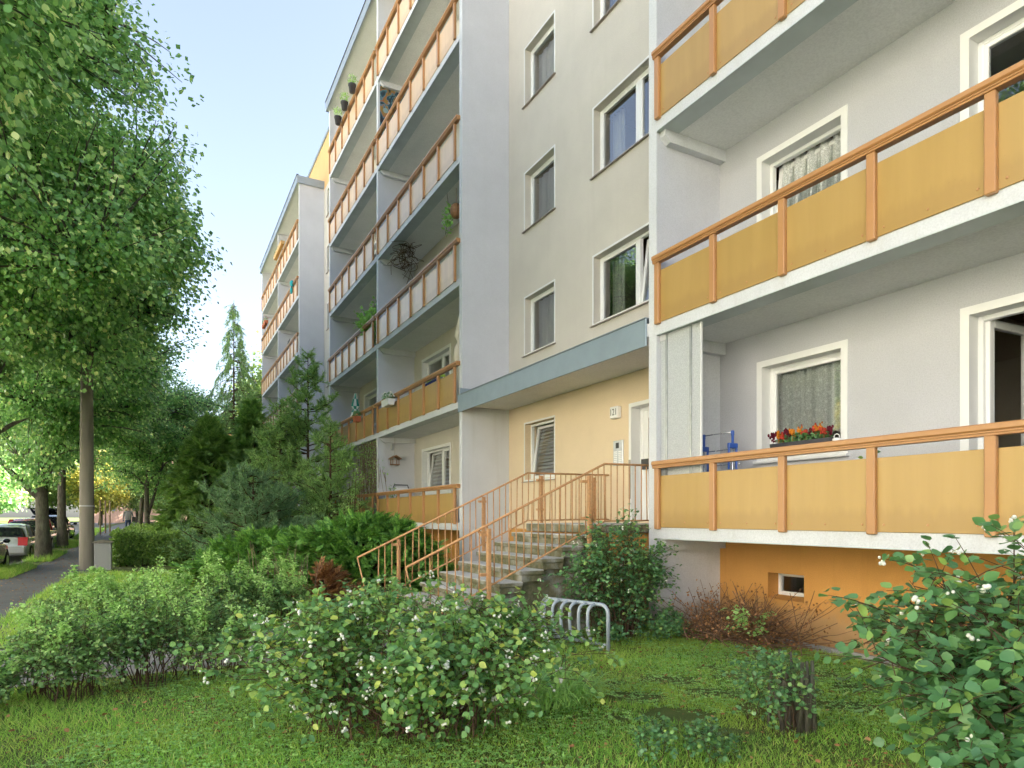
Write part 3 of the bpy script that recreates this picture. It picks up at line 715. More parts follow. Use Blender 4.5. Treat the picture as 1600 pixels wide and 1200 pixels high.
def frond_template(n=7, droop=.18, w=.30):
    v = []; f = []
    for i in range(n):
        y = .08 + .84*i/(n-1); L = w*(1-.75*abs(y-.4)**1.1); dz = -droop*y*y
        for s in (-1, 1):
            b = len(v); v += [[0,y-.045,dz],[s*L*.55,y+.10,dz+.02],[s*L,y+.26,dz-.03],[s*L*.35,y+.22,dz-.01]]; f.append([b,b+1,b+2,b+3])
    b = len(v); v += [[-.02,0,0],[.02,0,0],[.035,.95,-droop*.9],[0,1.12,-droop*1.2],[-.035,.95,-droop*.9]]
    return (np.array(v), [np.array(f), np.array([[b,b+1,b+2,b+3,b+4]])])
T_FROND = frond_template()
def scatter(P, D, N, size, T, width=None):
    """place template T at points P: y axis along D, z axis near N"""
    tv, tf = T; n = len(P); k = len(tv)
    D = unit(D); X = unit(np.cross(D, N)); Z = np.cross(X, D)
    size = np.broadcast_to(np.asarray(size, float), (n,)); wd = size if width is None else np.broadcast_to(np.asarray(width, float), (n,))
    V = P[:, None, :] + (tv[None, :, 0:1]*wd[:, None, None])*X[:, None, :] + (tv[None, :, 1:2]*size[:, None, None])*D[:, None, :] + (tv[None, :, 2:3]*size[:, None, None])*Z[:, None, :]
    off = (np.arange(n)*k)
    return V.reshape(-1, 3), [(f[None] + off[:, None, None]).reshape(-1, f.shape[1]) for f in tf]
def merge(parts):
    """parts: list of (V, [F...]); returns one (V, [F...], material index by part)"""
    Vs, Fs, mi, o = [], {}, {}, 0
    for k, (V, fl) in enumerate(parts):
        Vs.append(V)
        for f in fl: Fs.setdefault(f.shape[1], []).append(f+o); mi.setdefault(f.shape[1], []).append(np.full(len(f), k))
        o += len(V)
    keys = sorted(Fs); return np.concatenate(Vs), [np.concatenate(Fs[k]) for k in keys], np.concatenate([np.concatenate(mi[k]) for k in keys])
def tubes(P, R, sides=5):
    """P (m,k,3) polylines, R (m,k) radii"""
    m, k, _ = P.shape
    Tn = unit(np.gradient(P, axis=1)); ref = np.where(np.abs(Tn[..., 2:3]) > .9, np.array([1.,0,0]), np.array([0,0,1.]))
    U = unit(np.cross(Tn, ref)); W = np.cross(Tn, U)
    a = np.arange(sides)*2*np.pi/sides
    V = P[:, :, None, :] + R[:, :, None, None]*(np.cos(a)[None, None, :, None]*U[:, :, None, :] + np.sin(a)[None, None, :, None]*W[:, :, None, :])
    i, j = np.meshgrid(np.arange(k-1), np.arange(sides), indexing='ij')
    q = np.stack([i*sides+j, i*sides+(j+1) % sides, (i+1)*sides+(j+1) % sides, (i+1)*sides+j], -1).reshape(-1, 4)
    Fq = (q[None] + (np.arange(m)*k*sides)[:, None, None]).reshape(-1, 4)
    return V.reshape(-1, 3), [Fq]
def bez(A, B, C, k):
    """quadratic curves through control points (m,3) -> (m,k,3)"""
    t = np.linspace(0, 1, k)[None, :, None]
    return (1-t)**2*A[:, None] + 2*t*(1-t)*B[:, None] + t*t*C[:, None]
def np_obj(name, part, mats, parent=None, loc=(0,0,0), smooth=False):
    V, Fq = part[0], part[1]; mi = part[2] if len(part) > 2 else None
    return obj(name, np_mesh(name, V - np.array(loc, float), Fq, mats, mi, smooth), parent, loc)

def broadleaf(base, H, trunk_r, cc, cr, n_tips, lpt, leaf, seed, label, mat='linden_leaf', name='linden_tree', group=None, lean=(0,0), fork=None, tmpl=T_KITE, spread=.27, limbs=16, low=.26, cut=None, flat=.55):
    rs = np.random.RandomState(seed); base = np.array(base, float); cc = base + np.array(cc, float); cr = np.array(cr, float)
    # trunk and limbs
    kt = 9; tt = np.linspace(0, 1, kt)
    tr = base + np.stack([lean[0]*tt**1.5 + .12*np.sin(tt*5+seed), lean[1]*tt**1.5 + .12*np.cos(tt*4+seed*2)-.12*np.cos(seed*2), tt*H*.82-.1], -1)
    rad = trunk_r*(1-.85*tt); rad[0] *= 1.25
    lines = [(tr, rad)]
    az = np.arange(limbs)*2.4 + seed; hs = low + (.78-low)*np.linspace(0, 1, limbs)
    for i in range(limbs):
        st = np.array([np.interp(hs[i], tt*.82, tr[:, c]) for c in range(3)])
        d = np.array([math.cos(az[i]), math.sin(az[i]), 0]); reach = .62*cr[0]*math.sqrt(max(.15, 1-((hs[i]*H - (cc[2]-base[2]))/cr[2]*.8)**2))
        end = np.array([cc[0], cc[1], st[2]]) + d*reach + np.array([0, 0, rs.uniform(.5, 2.2)])
        ctl = st + (end-st)*.4 + np.array([0, 0, rs.uniform(.5, 1.4)])
        p = bez(st[None], ctl[None], end[None], kt)[0]; p[1:] += rs.normal(0, .06, (kt-1, 3))
        lines.append((p, trunk_r*rs.uniform(.26, .42)*(1-.82*tt)))
    if fork is not None:
        for (h, dx, dy, dz, fr) in fork:
            st = np.array([np.interp(h/H, tt*.82, tr[:, c]) for c in range(3)]); end = st + np.array([dx, dy, dz]); ctl = st + np.array([dx*.45, dy*.45, dz*.35])
            lines.append((bez(st[None], ctl[None], end[None], kt)[0], fr*(1-.6*tt)))
    P = np.stack([l[0] for l in lines]); R = np.stack([l[1] for l in lines])
    if cut is not None:
        kp = cut(P.reshape(-1, 3)).reshape(R.shape); kp[0] = True; kp[:, :3] = True; R = R*np.where(np.cumprod(kp, axis=1) > 0, 1.0, .02)
    wood = [tubes(P, R, 9)]
    # twigs: ends through the crown volume, denser to the outside, lumpy outline
    d = rdir(n_tips*3, rs); lump = .94 + .13*np.sin(d[:, 0]*5.1+seed) + .12*np.sin(d[:, 1]*6.3+seed*1.7) + .10*np.sin(d[:, 2]*7.7+seed*.6) + .07*np.sin(d[:, 0]*13+d[:, 2]*11)
    r = rs.uniform(.12, 1, n_tips*3)**.55
    tip = cc + d*cr*(r*lump)[:, None]
    cell = np.sin(tip[:, 0]*1.9+seed)+np.sin(tip[:, 1]*2.1+seed*2)+np.sin(tip[:, 2]*2.4)
    keep = (cell > -1.1) & (tip[:, 2] > base[2]+1.8)
    if cut is not None: keep &= cut(tip)
    tip = tip[keep][:n_tips]
    nodes = P[:, 2:].reshape(-1, 3)
    if cut is not None: nodes = np.concatenate([P[0, 2:], nodes[cut(nodes)]])
    idx = np.array([np.argmin(((nodes-t_)**2).sum(1) + 1.2*np.maximum(0, nodes[:, 2]-t_[2]+.2)**2) for t_ in tip]); st = nodes[idx]
    mid = (st+tip)/2 + np.stack([rs.normal(0, .12, len(tip)), rs.normal(0, .12, len(tip)), .12*np.linalg.norm(tip-st, axis=1)], -1)
    tw = bez(st, mid, tip, 6); L = np.linalg.norm(tip-st, axis=1)
    wood.append(tubes(tw, (np.clip(.012+.008*L, .01, .035))[:, None]*np.linspace(1, .2, 6)[None], 4))
    # leaves along the outer part of each twig
    n = len(tip)*lpt; ti = np.repeat(np.arange(len(tip)), lpt)
    u = rs.uniform(.30, 1.0, n); seg = np.clip(u, 0, 1)*5; i0 = np.minimum(seg.astype(int), 4); fr = (seg-i0)[:, None]
    c = tw[ti, i0]*(1-fr) + tw[ti, i0+1]*fr
    off = np.clip(rs.normal(0, 1, (n, 3)), -1.5, 1.5)*np.array([spread, spread, spread*flat]); off[:, 2] -= .18*spread + .25*(np.linalg.norm(off[:, :2], axis=1))**1.5
    pos = c + off
    out = unit(pos-cc); D = unit(out*.7 + rs.normal(0, .55, (n, 3)) + np.array([0, 0, -.55])); N = unit(rs.normal(0, .5, (n, 3)) + np.array([0, 0, 1.0]) + out*.35)
    if cut is not None:
        k2 = cut(pos); pos, D, N = pos[k2], D[k2], N[k2]; n = len(pos)
    lv = scatter(pos, D, N, leaf*rs.uniform(.65, 1.2, n), tmpl)
    o = empty(name, tuple(base), label, 'tree', group)
    w_ = merge(wood); np_obj('trunk', (w_[0], w_[1]), M['bark'], o, tuple(base), True)
    np_obj('crown', lv, M[mat], o, tuple(base))
    return o

def shrub(name, base, stems, spread, H, lpt, leaf, seed, label, mat, tmpl=T_OVAL, box=(1,1), rz=0, cat='shrub', group=None, side=6, stem_r=.008, berries=0, twig='twig', base_spread=.45, arch=.35, lowleaf=.25, jit=.06, mats2=None, up=.2, top=None, berry_r=.008, twl=1.0):
    """arching stems from a base patch; leaves in pairs along stems and side twigs. box scales the x/y spread, rz turns it"""
    rs = np.random.RandomState(seed); base = np.array(base, float)
    c_, s_ = math.cos(rz), math.sin(rz)
    def turn(v):
        v = v.copy(); x = v[..., 0]*box[0]; y = v[..., 1]*box[1]; v[..., 0] = x*c_ - y*s_; v[..., 1] = x*s_ + y*c_; return v
    a = rs.uniform(0, 2*np.pi, stems); r0 = np.sqrt(rs.uniform(0, 1, stems)); r1 = np.sqrt(rs.uniform(0.02, 1, stems))
    A = np.stack([np.cos(a)*r0*spread*base_spread, np.sin(a)*r0*spread*base_spread, np.zeros(stems)], -1)
    a2 = a + rs.normal(0, .5, stems)
    hh = H*(1-.42*r1**2.2)*rs.uniform(.72, 1.08, stems)
    C = np.stack([np.cos(a2)*r1*spread, np.sin(a2)*r1*spread, hh], -1)
    B = A*.6 + C*.4; B[:, 2] = hh*(.75+arch*rs.uniform(.2, 1, stems))
    A, B, C = turn(A)+base, turn(B)+base, turn(C)+base
    K = 9; st = bez(A, B, C, K); st[:, 1:] += rs.normal(0, .018, (stems, K-1, 3))
    wood = [tubes(st, stem_r*rs.uniform(.6, 1.2, stems)[:, None]*np.linspace(1, .25, K)[None], 5)]
    m = stems*side; si = np.repeat(np.arange(stems), side); u = rs.uniform(lowleaf, .98, m)*(K-1); i0 = np.minimum(u.astype(int), K-2); fr = (u-i0)[:, None]
    p0 = st[si, i0]*(1-fr) + st[si, i0+1]*fr; tan = unit(st[si, i0+1]-st[si, i0])
    d = unit(tan*.55 + rs.normal(0, .75, (m, 3)) + np.array([0, 0, up])); ln = twl*rs.uniform(.10, .32, m)*min(1.3, max(.35, H))
    p2 = p0 + d*ln[:, None] + np.array([0, 0, -.04]); p1 = (p0+p2)/2 + np.array([0, 0, .03])
    tw = bez(p0, p1, p2, 4); tw[:, :, 2] = np.maximum(tw[:, :, 2], base[2]+.02)
    wood.append(tubes(tw, (stem_r*.38)*np.ones(m)[:, None]*np.linspace(1, .4, 4)[None], 4))
    n = m*lpt; ti = np.repeat(np.arange(m), lpt); u = np.tile((np.arange(lpt)//2+1)/((lpt+1)//2), m)*3; i0 = np.minimum(u.astype(int), 2); fr = (u-i0)[:, None]
    pos = tw[ti, i0]*(1-fr) + tw[ti, i0+1]*fr + rs.normal(0, jit*.25, (n, 3))
    tn = unit(tw[ti, 3]-tw[ti, 0]); sd = unit(np.cross(tn, np.array([0, 0, 1.0]))+rs.normal(0, .25, (n, 3)))*np.where(np.arange(n) % 2, 1, -1)[:, None]
    D = unit(sd*.9 + tn*.45 + rs.normal(0, .22, (n, 3)) + np.array([0, 0, -.12])); N = unit(np.array([0, 0, 1.0]) + rs.normal(0, .62, (n, 3)) + unit(pos-base-np.array([0,0,H*.4]))*.35)
    if top is not None:
        kp = top(pos, rs); pos, D, N = pos[kp], D[kp], N[kp]; n = len(pos)
    lv = scatter(pos, D, N, leaf*(.45+.85*rs.beta(2, 1.6, n)), tmpl, None if tmpl is not T_LEAF else leaf*rs.uniform(.78, 1.2, n))
    o = empty(name, tuple(base), label, cat, group)
    w_ = merge(wood); np_obj('stems', (w_[0], w_[1]), M[twig], o, tuple(base), True)['kind'] = 'stuff'
    np_obj('foliage', lv, M[mat], o, tuple(base))['kind'] = 'stuff'
    if berries:
        bi = rs.choice(m, berries, replace=False); mb = MB()
        out = unit(p2[bi]-base)
        for q, od in zip(p2[bi], out):
            nb = rs.randint(2, 6)
            for _ in range(nb):
                e = rs.normal(0, berry_r*1.1, 3); mb.ball((q[0]+e[0]+od[0]*.015, q[1]+e[1]+od[1]*.015, q[2]+e[2]-berry_r), berry_r*rs.uniform(.7, 1.2), 7, 5)
        mb.build('berries', M['berry'], o, True)['kind'] = 'stuff'
    return o

def conifer(base, H, label, seed, kind='pine', r0=2.0, whorls=13, per=7, mat='needle', name='pine_tree', low=.12, group=None, tuft_gap=.22, nl=.13, nn=26, up=.35, droop=0.0, lean=(0,0), tr=.09, shape=1.0, nw=.010, topcone=1.0):
    rs = np.random.RandomState(seed); base = np.array(base, float)
    tt = np.linspace(0, 1, 9); trunk = base + np.stack([lean[0]*tt**1.4, lean[1]*tt**1.4, tt*H], -1)
    wood9 = [(trunk, tr*(1-.93*tt))]; A, B, C = [], [], []
    for w in range(whorls):
        h = low + (1-low)*(w+.3)/whorls
        for j in range(per):
            az = rs.uniform(0, 6.283); hh = min(.985, h + rs.uniform(-.5, .5)/whorls)
            L = r0*(1-hh)**shape*rs.uniform(.62, 1.12) + .12
            st = np.array([np.interp(hh, tt, trunk[:, c]) for c in range(3)]); d = np.array([math.cos(az), math.sin(az), 0])
            if kind == 'weeping':
                A.append(st); B.append(st + d*L*.6 + np.array([0,0,.10*L])); C.append(st + d*L - np.array([0,0,droop*L]))
            else:
                A.append(st); B.append(st + d*L*.55 + np.array([0,0,.02*L])); C.append(st + d*L + np.array([0,0,up*L]))
    A, B, C = map(np.array, (A, B, C)); K = 8; br = bez(A, B, C, K); br[:, 1:] += rs.normal(0, .03, (len(A), K-1, 3))
    wood = [tubes(np.stack([trunk]), np.stack([tr*(1-.93*tt)]), 8), tubes(br, (.008+.012*np.linalg.norm(C-A, axis=1))[:, None]*np.linspace(1, .25, K)[None], 4)]
    # side shoots along every branch
    L = np.linalg.norm(C-A, axis=1); reps = np.maximum(3, (L/tuft_gap).astype(int)*2); bi = np.repeat(np.arange(len(A)), reps); m = len(bi)
    u = rs.uniform(.22, 1.0, m)*(K-1); i0 = np.minimum(u.astype(int), K-2); fr = (u-i0)[:, None]
    p0 = br[bi, i0]*(1-fr) + br[bi, i0+1]*fr; tan = unit(br[bi, i0+1]-br[bi, i0])
    if kind == 'weeping':
        sl = rs.uniform(.25, .75, m); d = unit(tan*.35 + rs.normal(0, .28, (m, 3)) + np.array([0,0,-.9]))
    else:
        sl = rs.uniform(.12, .34, m); d = unit(tan*.8 + rs.normal(0, .5, (m, 3)) + np.array([0,0,up*.9]))
    p2 = p0 + d*sl[:, None]; sh = bez(p0, (p0+p2)/2+np.array([0,0,.02]), p2, 4)
    wood.append(tubes(sh, np.full((m, 4), .005), 3))
    n = m*nn; ti = np.repeat(np.arange(m), nn); f = rs.uniform(.1, 1, n)[:, None]
    pos = p0[ti]*(1-f) + p2[ti]*f
    D = unit(d[ti]*(.75 if kind != 'weeping' else .5) + rs.normal(0, .6, (n, 3)) + np.array([0,0,.1 if kind != 'weeping' else -.3])); N = rdir(n, rs)
    lv = scatter(pos, D, N, nl*rs.uniform(.7, 1.2, n), T_NEEDLE, nw)
    o = empty(name, tuple(base), label, 'tree', group)
    w_ = merge(wood); np_obj('trunk', (w_[0], w_[1]), M['pine_bark'], o, tuple(base), True)
    np_obj('crown', lv, M[mat], o, tuple(base))
    return o

def frond_bush(name, base, R, H, n, size, seed, label, mat, rz=0, dead=0, cat='shrub', droop=.3, tiers=5, cone=0.0):
    """layers of feathery fronds over a lumpy mound (juniper, false cypress)"""
    rs = np.random.RandomState(seed); base = np.array(base, float); c_, s_ = math.cos(rz), math.sin(rz)
    nb = max(20, n//26)
    a = rs.uniform(0, 6.283, nb); h = rs.uniform(.04, 1, nb)**.8; prof = (np.sqrt(np.maximum(.02, 1-h**2))*(1-cone) + (1-h)*cone)
    rr = prof*rs.uniform(.72, 1.12, nb)*(1+.15*np.sin(a*3+seed))
    tip = np.stack([np.cos(a)*rr*R[0], np.sin(a)*rr*R[1], h*H], -1); tip[:, :2] = np.stack([tip[:, 0]*c_-tip[:, 1]*s_, tip[:, 0]*s_+tip[:, 1]*c_], -1)
    st = np.stack([tip[:, 0]*.12, tip[:, 1]*.12, np.maximum(.02, tip[:, 2]*(.25 if not cone else .8))], -1); mid = tip*.6; mid[:, 2] = np.maximum(tip[:, 2]*.95, .1)
    st, mid, tip = st+base, mid+base, tip+base
    br = bez(st, mid, tip, 7)
    wood = tubes(br, np.full(nb, .016)[:, None]*np.linspace(1, .3, 7)[None], 4)
    per = max(1, n//nb); bi = np.repeat(np.arange(nb), per); u = rs.uniform(.40, 1, len(bi))**.7*6; i0 = np.minimum(u.astype(int), 5); fr = (u-i0)[:, None]
    pos = br[bi, i0]*(1-fr) + br[bi, i0+1]*fr + rs.normal(0, .05, (len(bi), 3))
    out = unit((tip-base)*np.array([1,1,.25]))[bi]
    D = unit(out*.9 + rs.normal(0, .5, (len(bi), 3)) + np.array([0,0,.42-droop])); N = unit(np.array([0,0,1.0])+rs.normal(0, .35, (len(bi), 3)))
    sz = size*rs.uniform(.6, 1.25, len(bi))
    o = empty(name, tuple(base), label, cat)
    np_obj('stems', wood, M['twig'], o, tuple(base), True)['kind'] = 'stuff'
    np_obj('foliage', scatter(pos, D, N, sz, T_FROND), M[mat], o, tuple(base))['kind'] = 'stuff'
    return o

def hedge(name, x0, x1, y0, y1, z0, z1, n, leaf, seed, label, mat, rag=.10, stems=60, gap=.0):
    rs = np.random.RandomState(seed); cx, cy = (x0+x1)/2, (y0+y1)/2; base = np.array([cx, y0, gz(cx, cy)])
    o = empty(name, tuple(base), label, 'hedge')
    P = np.stack([rs.uniform(x0, x1, n*2), rs.uniform(y0, y1, n*2), rs.uniform(0, 1, n*2)], -1)
    top = z1*(1 + .05*np.sin(P[:, 0]*3.1+seed) + .04*np.sin(P[:, 0]*7.7+P[:, 1]*5))
    P[:, 2] = z0 + P[:, 2]*(top-z0)
    e = np.minimum.reduce([(P[:, 0]-x0), (x1-P[:, 0]), (P[:, 1]-y0), (y1-P[:, 1]), top-P[:, 2]])
    keep = rs.uniform(0, 1, n*2) < np.exp(-e/.14)+.10
    P = P[keep][:n]; e = e[keep][:n]; m = len(P)
    P += rs.normal(0, rag*.4, (m, 3))*np.array([1,1,.7]); P[:, 2] += np.array([gz(x, y) for x, y in P[:, :2]])
    D = unit(rs.normal(0, 1, (m, 3))+np.array([0,0,.35])); N = unit(rs.normal(0, .7, (m, 3))+np.array([0,0,.8]))
    st = np.stack([rs.uniform(x0+.05, x1-.05, stems), rs.uniform(y0+.05, y1-.05, stems), np.zeros(stems)], -1)
    en = st + np.stack([rs.normal(0, .2, stems), rs.normal(0, .2, stems), np.full(stems, z1*.92)], -1)
    zz = np.array([gz(x, y) for x, y in st[:, :2]]); st[:, 2] += zz; en[:, 2] += zz
    np_obj('stems', tubes(bez(st, (st+en)/2+rs.normal(0, .08, (stems, 3)), en, 6), np.full(stems, .010)[:, None]*np.linspace(1, .4, 6)[None], 5), M['twig'], o, tuple(base), True)['kind'] = 'stuff'
    np_obj('foliage', scatter(P, D, N, leaf*rs.uniform(.6, 1.25, m), T_OVAL), M[mat], o, tuple(base))['kind'] = 'stuff'
    return o

# ------------------------------------------------------------------ trees
G_L = 'lindens along the street'
broadleaf((-3.9, 8.0, 0), 13, .17, (.2, .2, 8.6), (3.3, 3.2, 4.2), 1150, 75, .09, 3, 'linden nearest the camera, only its leafy boughs hang into the upper left corner', group=G_L, tmpl=T_LEAF, low=.38, spread=.24, cut=lambda p: p[:, 0] < -.75+.3*np.sin(p[:, 2]*3+p[:, 1]*2))
broadleaf((-3.9, 15.0, 0), 15, .19, (.75, .3, 8.7), (5.0, 4.5, 5.3), 1700, 112, .105, 7, 'large linden whose crown fills the upper left, behind the nearest boughs', group=G_L, low=.30, cut=lambda p: ((p[:, 2] > 4.9+.5*np.sin(p[:, 1]*2.1)) | (p[:, 0] < -4.2)) & (p[:, 0] < 1.3+.35*np.sin(p[:, 2]*2.7+p[:, 1]*1.9)-.60*np.maximum(0, p[:, 2]-8)))
broadleaf((-4.1, 21.2, 0), 14.5, .20, (.7, .2, 8.6), (5.0, 4.3, 5.6), 1500, 92, .118, 13, 'linden with its dark trunk at the left picture edge', group=G_L, low=.24, cut=lambda p: ((p[:, 2] > 6.1+.5*np.sin(p[:, 1]*2.3)) | (p[:, 0] < -3.6) & (p[:, 2] > 3.6)) & (p[:, 0] < 1.45+.35*np.sin(p[:, 2]*2.2+p[:, 1]*2)-.50*np.maximum(0, p[:, 2]-10.3)))
broadleaf((-3.9, 29.1, gy(29.1)), 14, .24, (.3, 0, 8.2), (4.6, 4.2, 5.2), 1300, 56, .13, 21, 'linden with a forked trunk beside the silver car', group=G_L, low=.24, fork=[(2.3, -2.6, -.4, 3.4, .12), (2.6, .9, .3, 4.2, .14)], lean=(.4, 0))
broadleaf((-3.9, 36.0, gy(36)), 13.5, .20, (.2, 0, 8.0), (4.4, 4.2, 5.0), 1000, 52, .14, 29, 'linden with a straight pale trunk between the silver car and the lamp post', group=G_L, low=.3)
broadleaf((-3.9, 45.0, gy(45)), 13, .19, (0, 0, 7.8), (4.3, 4.2, 4.8), 800, 40, .15, 31, 'linden farther along the kerb behind the lamp post', group=G_L, low=.28)
broadleaf((-1.0, 41.0, gy(41)), 10.5, .14, (.1, 0, 6.6), (3.4, 3.2, 3.9), 800, 42, .12, 37, 'slim tree behind the clipped hedge, left of a twin trunk', name='street_tree', low=.3)
broadleaf((-.55, 38.5, gy(38.5)), 9.5, .15, (.5, .2, 6.0), (3.4, 3.2, 3.6), 800, 42, .12, 41, 'slim tree with a twin trunk behind the clipped hedge', name='street_tree', low=.3, fork=[(1.4, .8, 0, 3.2, .09)])
broadleaf((1.6, 44.0, gy(44)), 9.0, .12, (0, 0, 5.8), (2.6, 2.6, 3.4), 380, 36, .11, 43, 'light airy tree left of the tall thin conifer', name='airy_tree', mat='far_leaf', low=.3)
# conifers in the front garden
conifer((4.4, 48.5, gy(48.5)), 16.0, 'tall thin conifer with drooping branches near the far end of the house', 51, 'weeping', 3.7, 28, 7, 'larch_needle', 'weeping_conifer', .10, nl=.22, nn=26, droop=.75, tuft_gap=.30, nw=.03, shape=.85, tr=.14)
conifer((4.75, 24.6, 0), 7.7, 'slender young pine with open crown in front of the balconies', 53, 'pine', 2.2, 14, 7, 'needle', nn=30, nl=.17, nw=.022, tuft_gap=.15, up=.45, shape=.8)
conifer((4.75, 21.0, 0), 4.6, 'short bushy pine right of the slender young pine', 57, 'pine', 1.5, 10, 8, 'needle', nn=26, nl=.15, nw=.021, tuft_gap=.15, up=.4, shape=.7)
conifer((3.7, 24.2, 0), 5.6, 'dark pine left of the slender young pine', 59, 'pine', 2.0, 12, 8, 'needle', nn=26, nl=.16, nw=.022, tuft_gap=.16, up=.4, shape=.7)
conifer((2.35, 20.2, 0), 2.9, 'low wide blue green pine behind the clipped hedge', 61, 'pine', 2.0, 9, 11, 'blue_needle', nn=28, nl=.14, nw=.020, tuft_gap=.13, up=.35, shape=.55, low=.02)
frond_bush('false_cypress', (1.7, 29.5, gy(29.5)), (2.5, 2.5), 5.4, 5200, .42, 63, 'bright green drooping cypress behind the blue green pine', 'cypress_leaf', droop=.75, cone=.8, cat='tree')
frond_bush('false_cypress', (3.6, 31.5, gy(31.5)), (2.0, 2.0), 6.6, 3600, .42, 64, 'taller green cypress between the pines and the thin conifer', 'cypress_leaf', droop=.75, cone=.8, cat='tree')
frond_bush('juniper', (3.75, 13.5, 0), (2.05, 1.45), 1.55, 8200, .20, 67, 'spreading green juniper left of the entrance stairs', 'juniper_leaf', rz=-.5, droop=.18)
frond_bush('juniper', (2.2, 15.7, 0), (1.7, 1.4), 1.2, 5600, .20, 69, 'lower spreading juniper at the left of the larger one', 'juniper_leaf', droop=.18)
frond_bush('withered_juniper_branch', (2.55, 12.05, 0), (.62, .40), .62, 520, .20, 71, 'brown withered juniper branch in front of the green junipers', 'dead_leaf', droop=.35)
# young climber and birch-like shrubs by the house
shrub('leafy_sapling', (5.0, 19.2, 0), 16, .55, 3.0, 8, .055, 73, 'thin yellow green saplings beside the short bushy pine', 'shoot_leaf', side=9, stem_r=.012, up=.5)
shrub('leafy_sapling', (4.0, 20.6, 0), 14, .5, 2.3, 8, .06, 74, 'pale leafy sapling in front of the slender young pine', 'shoot_leaf', side=9, stem_r=.012, up=.5)
# hedges
hedge('clipped_hedge', -1.38, 1.05, 24.2, 25.3, .05, 1.08, 17000, .075, 81, 'clipped green hedge behind the concrete lamp post', 'box_leaf')
hedge('clipped_hedge', -1.3, .2, 27, 38, .05, 1.0, 12000, .10, 82, 'second clipped hedge farther along the sidewalk', 'box_leaf')
shrub('garden_bush', (1.3, 23.6, 0), 60, 1.1, 1.0, 8, .07, 83, 'loose green bush at the right end of the clipped hedge', 'hedge_leaf', side=8, box=(1.3, .8))
# overgrown hedge on the near side of the path: a row of bushes, each its own
def shoots(pos, rs): return np.ones(len(pos), bool)
G_H = 'bushes of the overgrown hedge along the path'
row = [(-2.15, 6.55, .36, 'far left bush of the overgrown hedge, cut by the picture edge'), (-1.45, 6.75, .44, 'second bush from the left in the overgrown hedge'),
       (-.75, 6.95, .70, 'tallest leafy bush of the overgrown hedge, in front of the sidewalk'), (-.1, 7.1, .80, 'fourth bush from the left in the overgrown hedge'), (.5, 7.2, .70, 'rightmost bush of the overgrown hedge beside the snowberry')]
for i, (x, y, h, lb) in enumerate(row):
    shrub('hedge_bush', (x, y, 0), 44, .55, h, 8, .036, 90+i, lb, 'hedge_leaf', side=13, stem_r=.006, group=G_H, base_spread=.5, lowleaf=.30, up=.45, arch=.2)
    shrub('hedge_shoots', (x, y+.05, h*.25), 20, .5, h*1.12, 10, .026, 190+i, ('pale shoots on the far left hedge bush', 'pale shoots on the second hedge bush from the left', 'pale shoots on the tallest hedge bush', 'pale shoots on the fourth hedge bush from the left', 'pale shoots on the rightmost hedge bush')[i], 'shoot_leaf', side=18, stem_r=.003, group='pale shoots on the overgrown hedge', base_spread=.85, lowleaf=.3, up=.9, arch=0, cat='shoots', twl=.42)
row2 = [(-.9, 10.2, .66), (-.1, 10.25, .70), (.7, 10.3, .72), (1.5, 10.35, .70)]
for i, (x, y, h) in enumerate(row2):
    shrub('hedge_bush', (x, y, 0), 40, .6, h, 9, .04, 110+i, ('first', 'second', 'third', 'fourth')[i] + ' bush from the left in the hedge row beyond the path', 'hedge_leaf', side=11, stem_r=.006, group='bushes beyond the path', base_spread=.6, lowleaf=.2, up=.55, arch=.15)
    shrub('hedge_shoots', (x, y, .25), 22, .55, h*1.15, 10, .032, 210+i, ('first', 'second', 'third', 'fourth')[i] + ' clump of pale shoots from the left beyond the path', 'shoot_leaf', side=16, stem_r=.003, group='pale shoots beyond the path', base_spread=.85, lowleaf=.3, up=.9, arch=0, cat='shoots', twl=.42)
shrub('hedge_bush', (-1.55, 5.1, 0), 34, .55, .62, 7, .036, 120, 'sparse twiggy bush at the lower left picture edge', 'hedge_leaf', side=9, stem_r=.006, base_spread=.7, lowleaf=.3)
# snowberries
rzc = -THETA
shrub('snowberry_bush', (1.62, 4.68, 0), 150, 1.05, 1.02, 8, .050, 130, 'wide snowberry bush with white berries in the centre foreground', 'snow_leaf', T_LEAF, box=(1.62, .85), rz=rzc, side=11, stem_r=.006, berries=330, base_spread=.42, lowleaf=.18, arch=.45, berry_r=.0104)
shrub('snowberry_bush', (3.78, 1.52, 0), 105, 1.0, 1.42, 8, .064, 131, 'tall snowberry bush with large leaves at the right picture edge', 'deep_leaf', T_LEAF, box=(.97, .85), rz=rzc, side=13, stem_r=.008, berries=240, base_spread=.35, lowleaf=.08, arch=.4, berry_r=.0104)
shrub('snowberry_bush', (5.22, 6.80, 0), 80, .74, 1.48, 8, .052, 132, 'snowberry bush growing beside the entrance stairs', 'deep_leaf', T_LEAF, box=(1.15, .62), rz=0, side=10, stem_r=.007, berries=50, base_spread=.35, lowleaf=.2, arch=.35)
shrub('snowberry_bush', (2.1, 8.0-.9, 0), 30, .55, .85, 8, .046, 133, 'smaller snowberry behind the central one, in front of the stair foot', 'snow_leaf', T_LEAF, box=(1.3, .6), rz=0, side=9, stem_r=.006, berries=40, base_spread=.4)

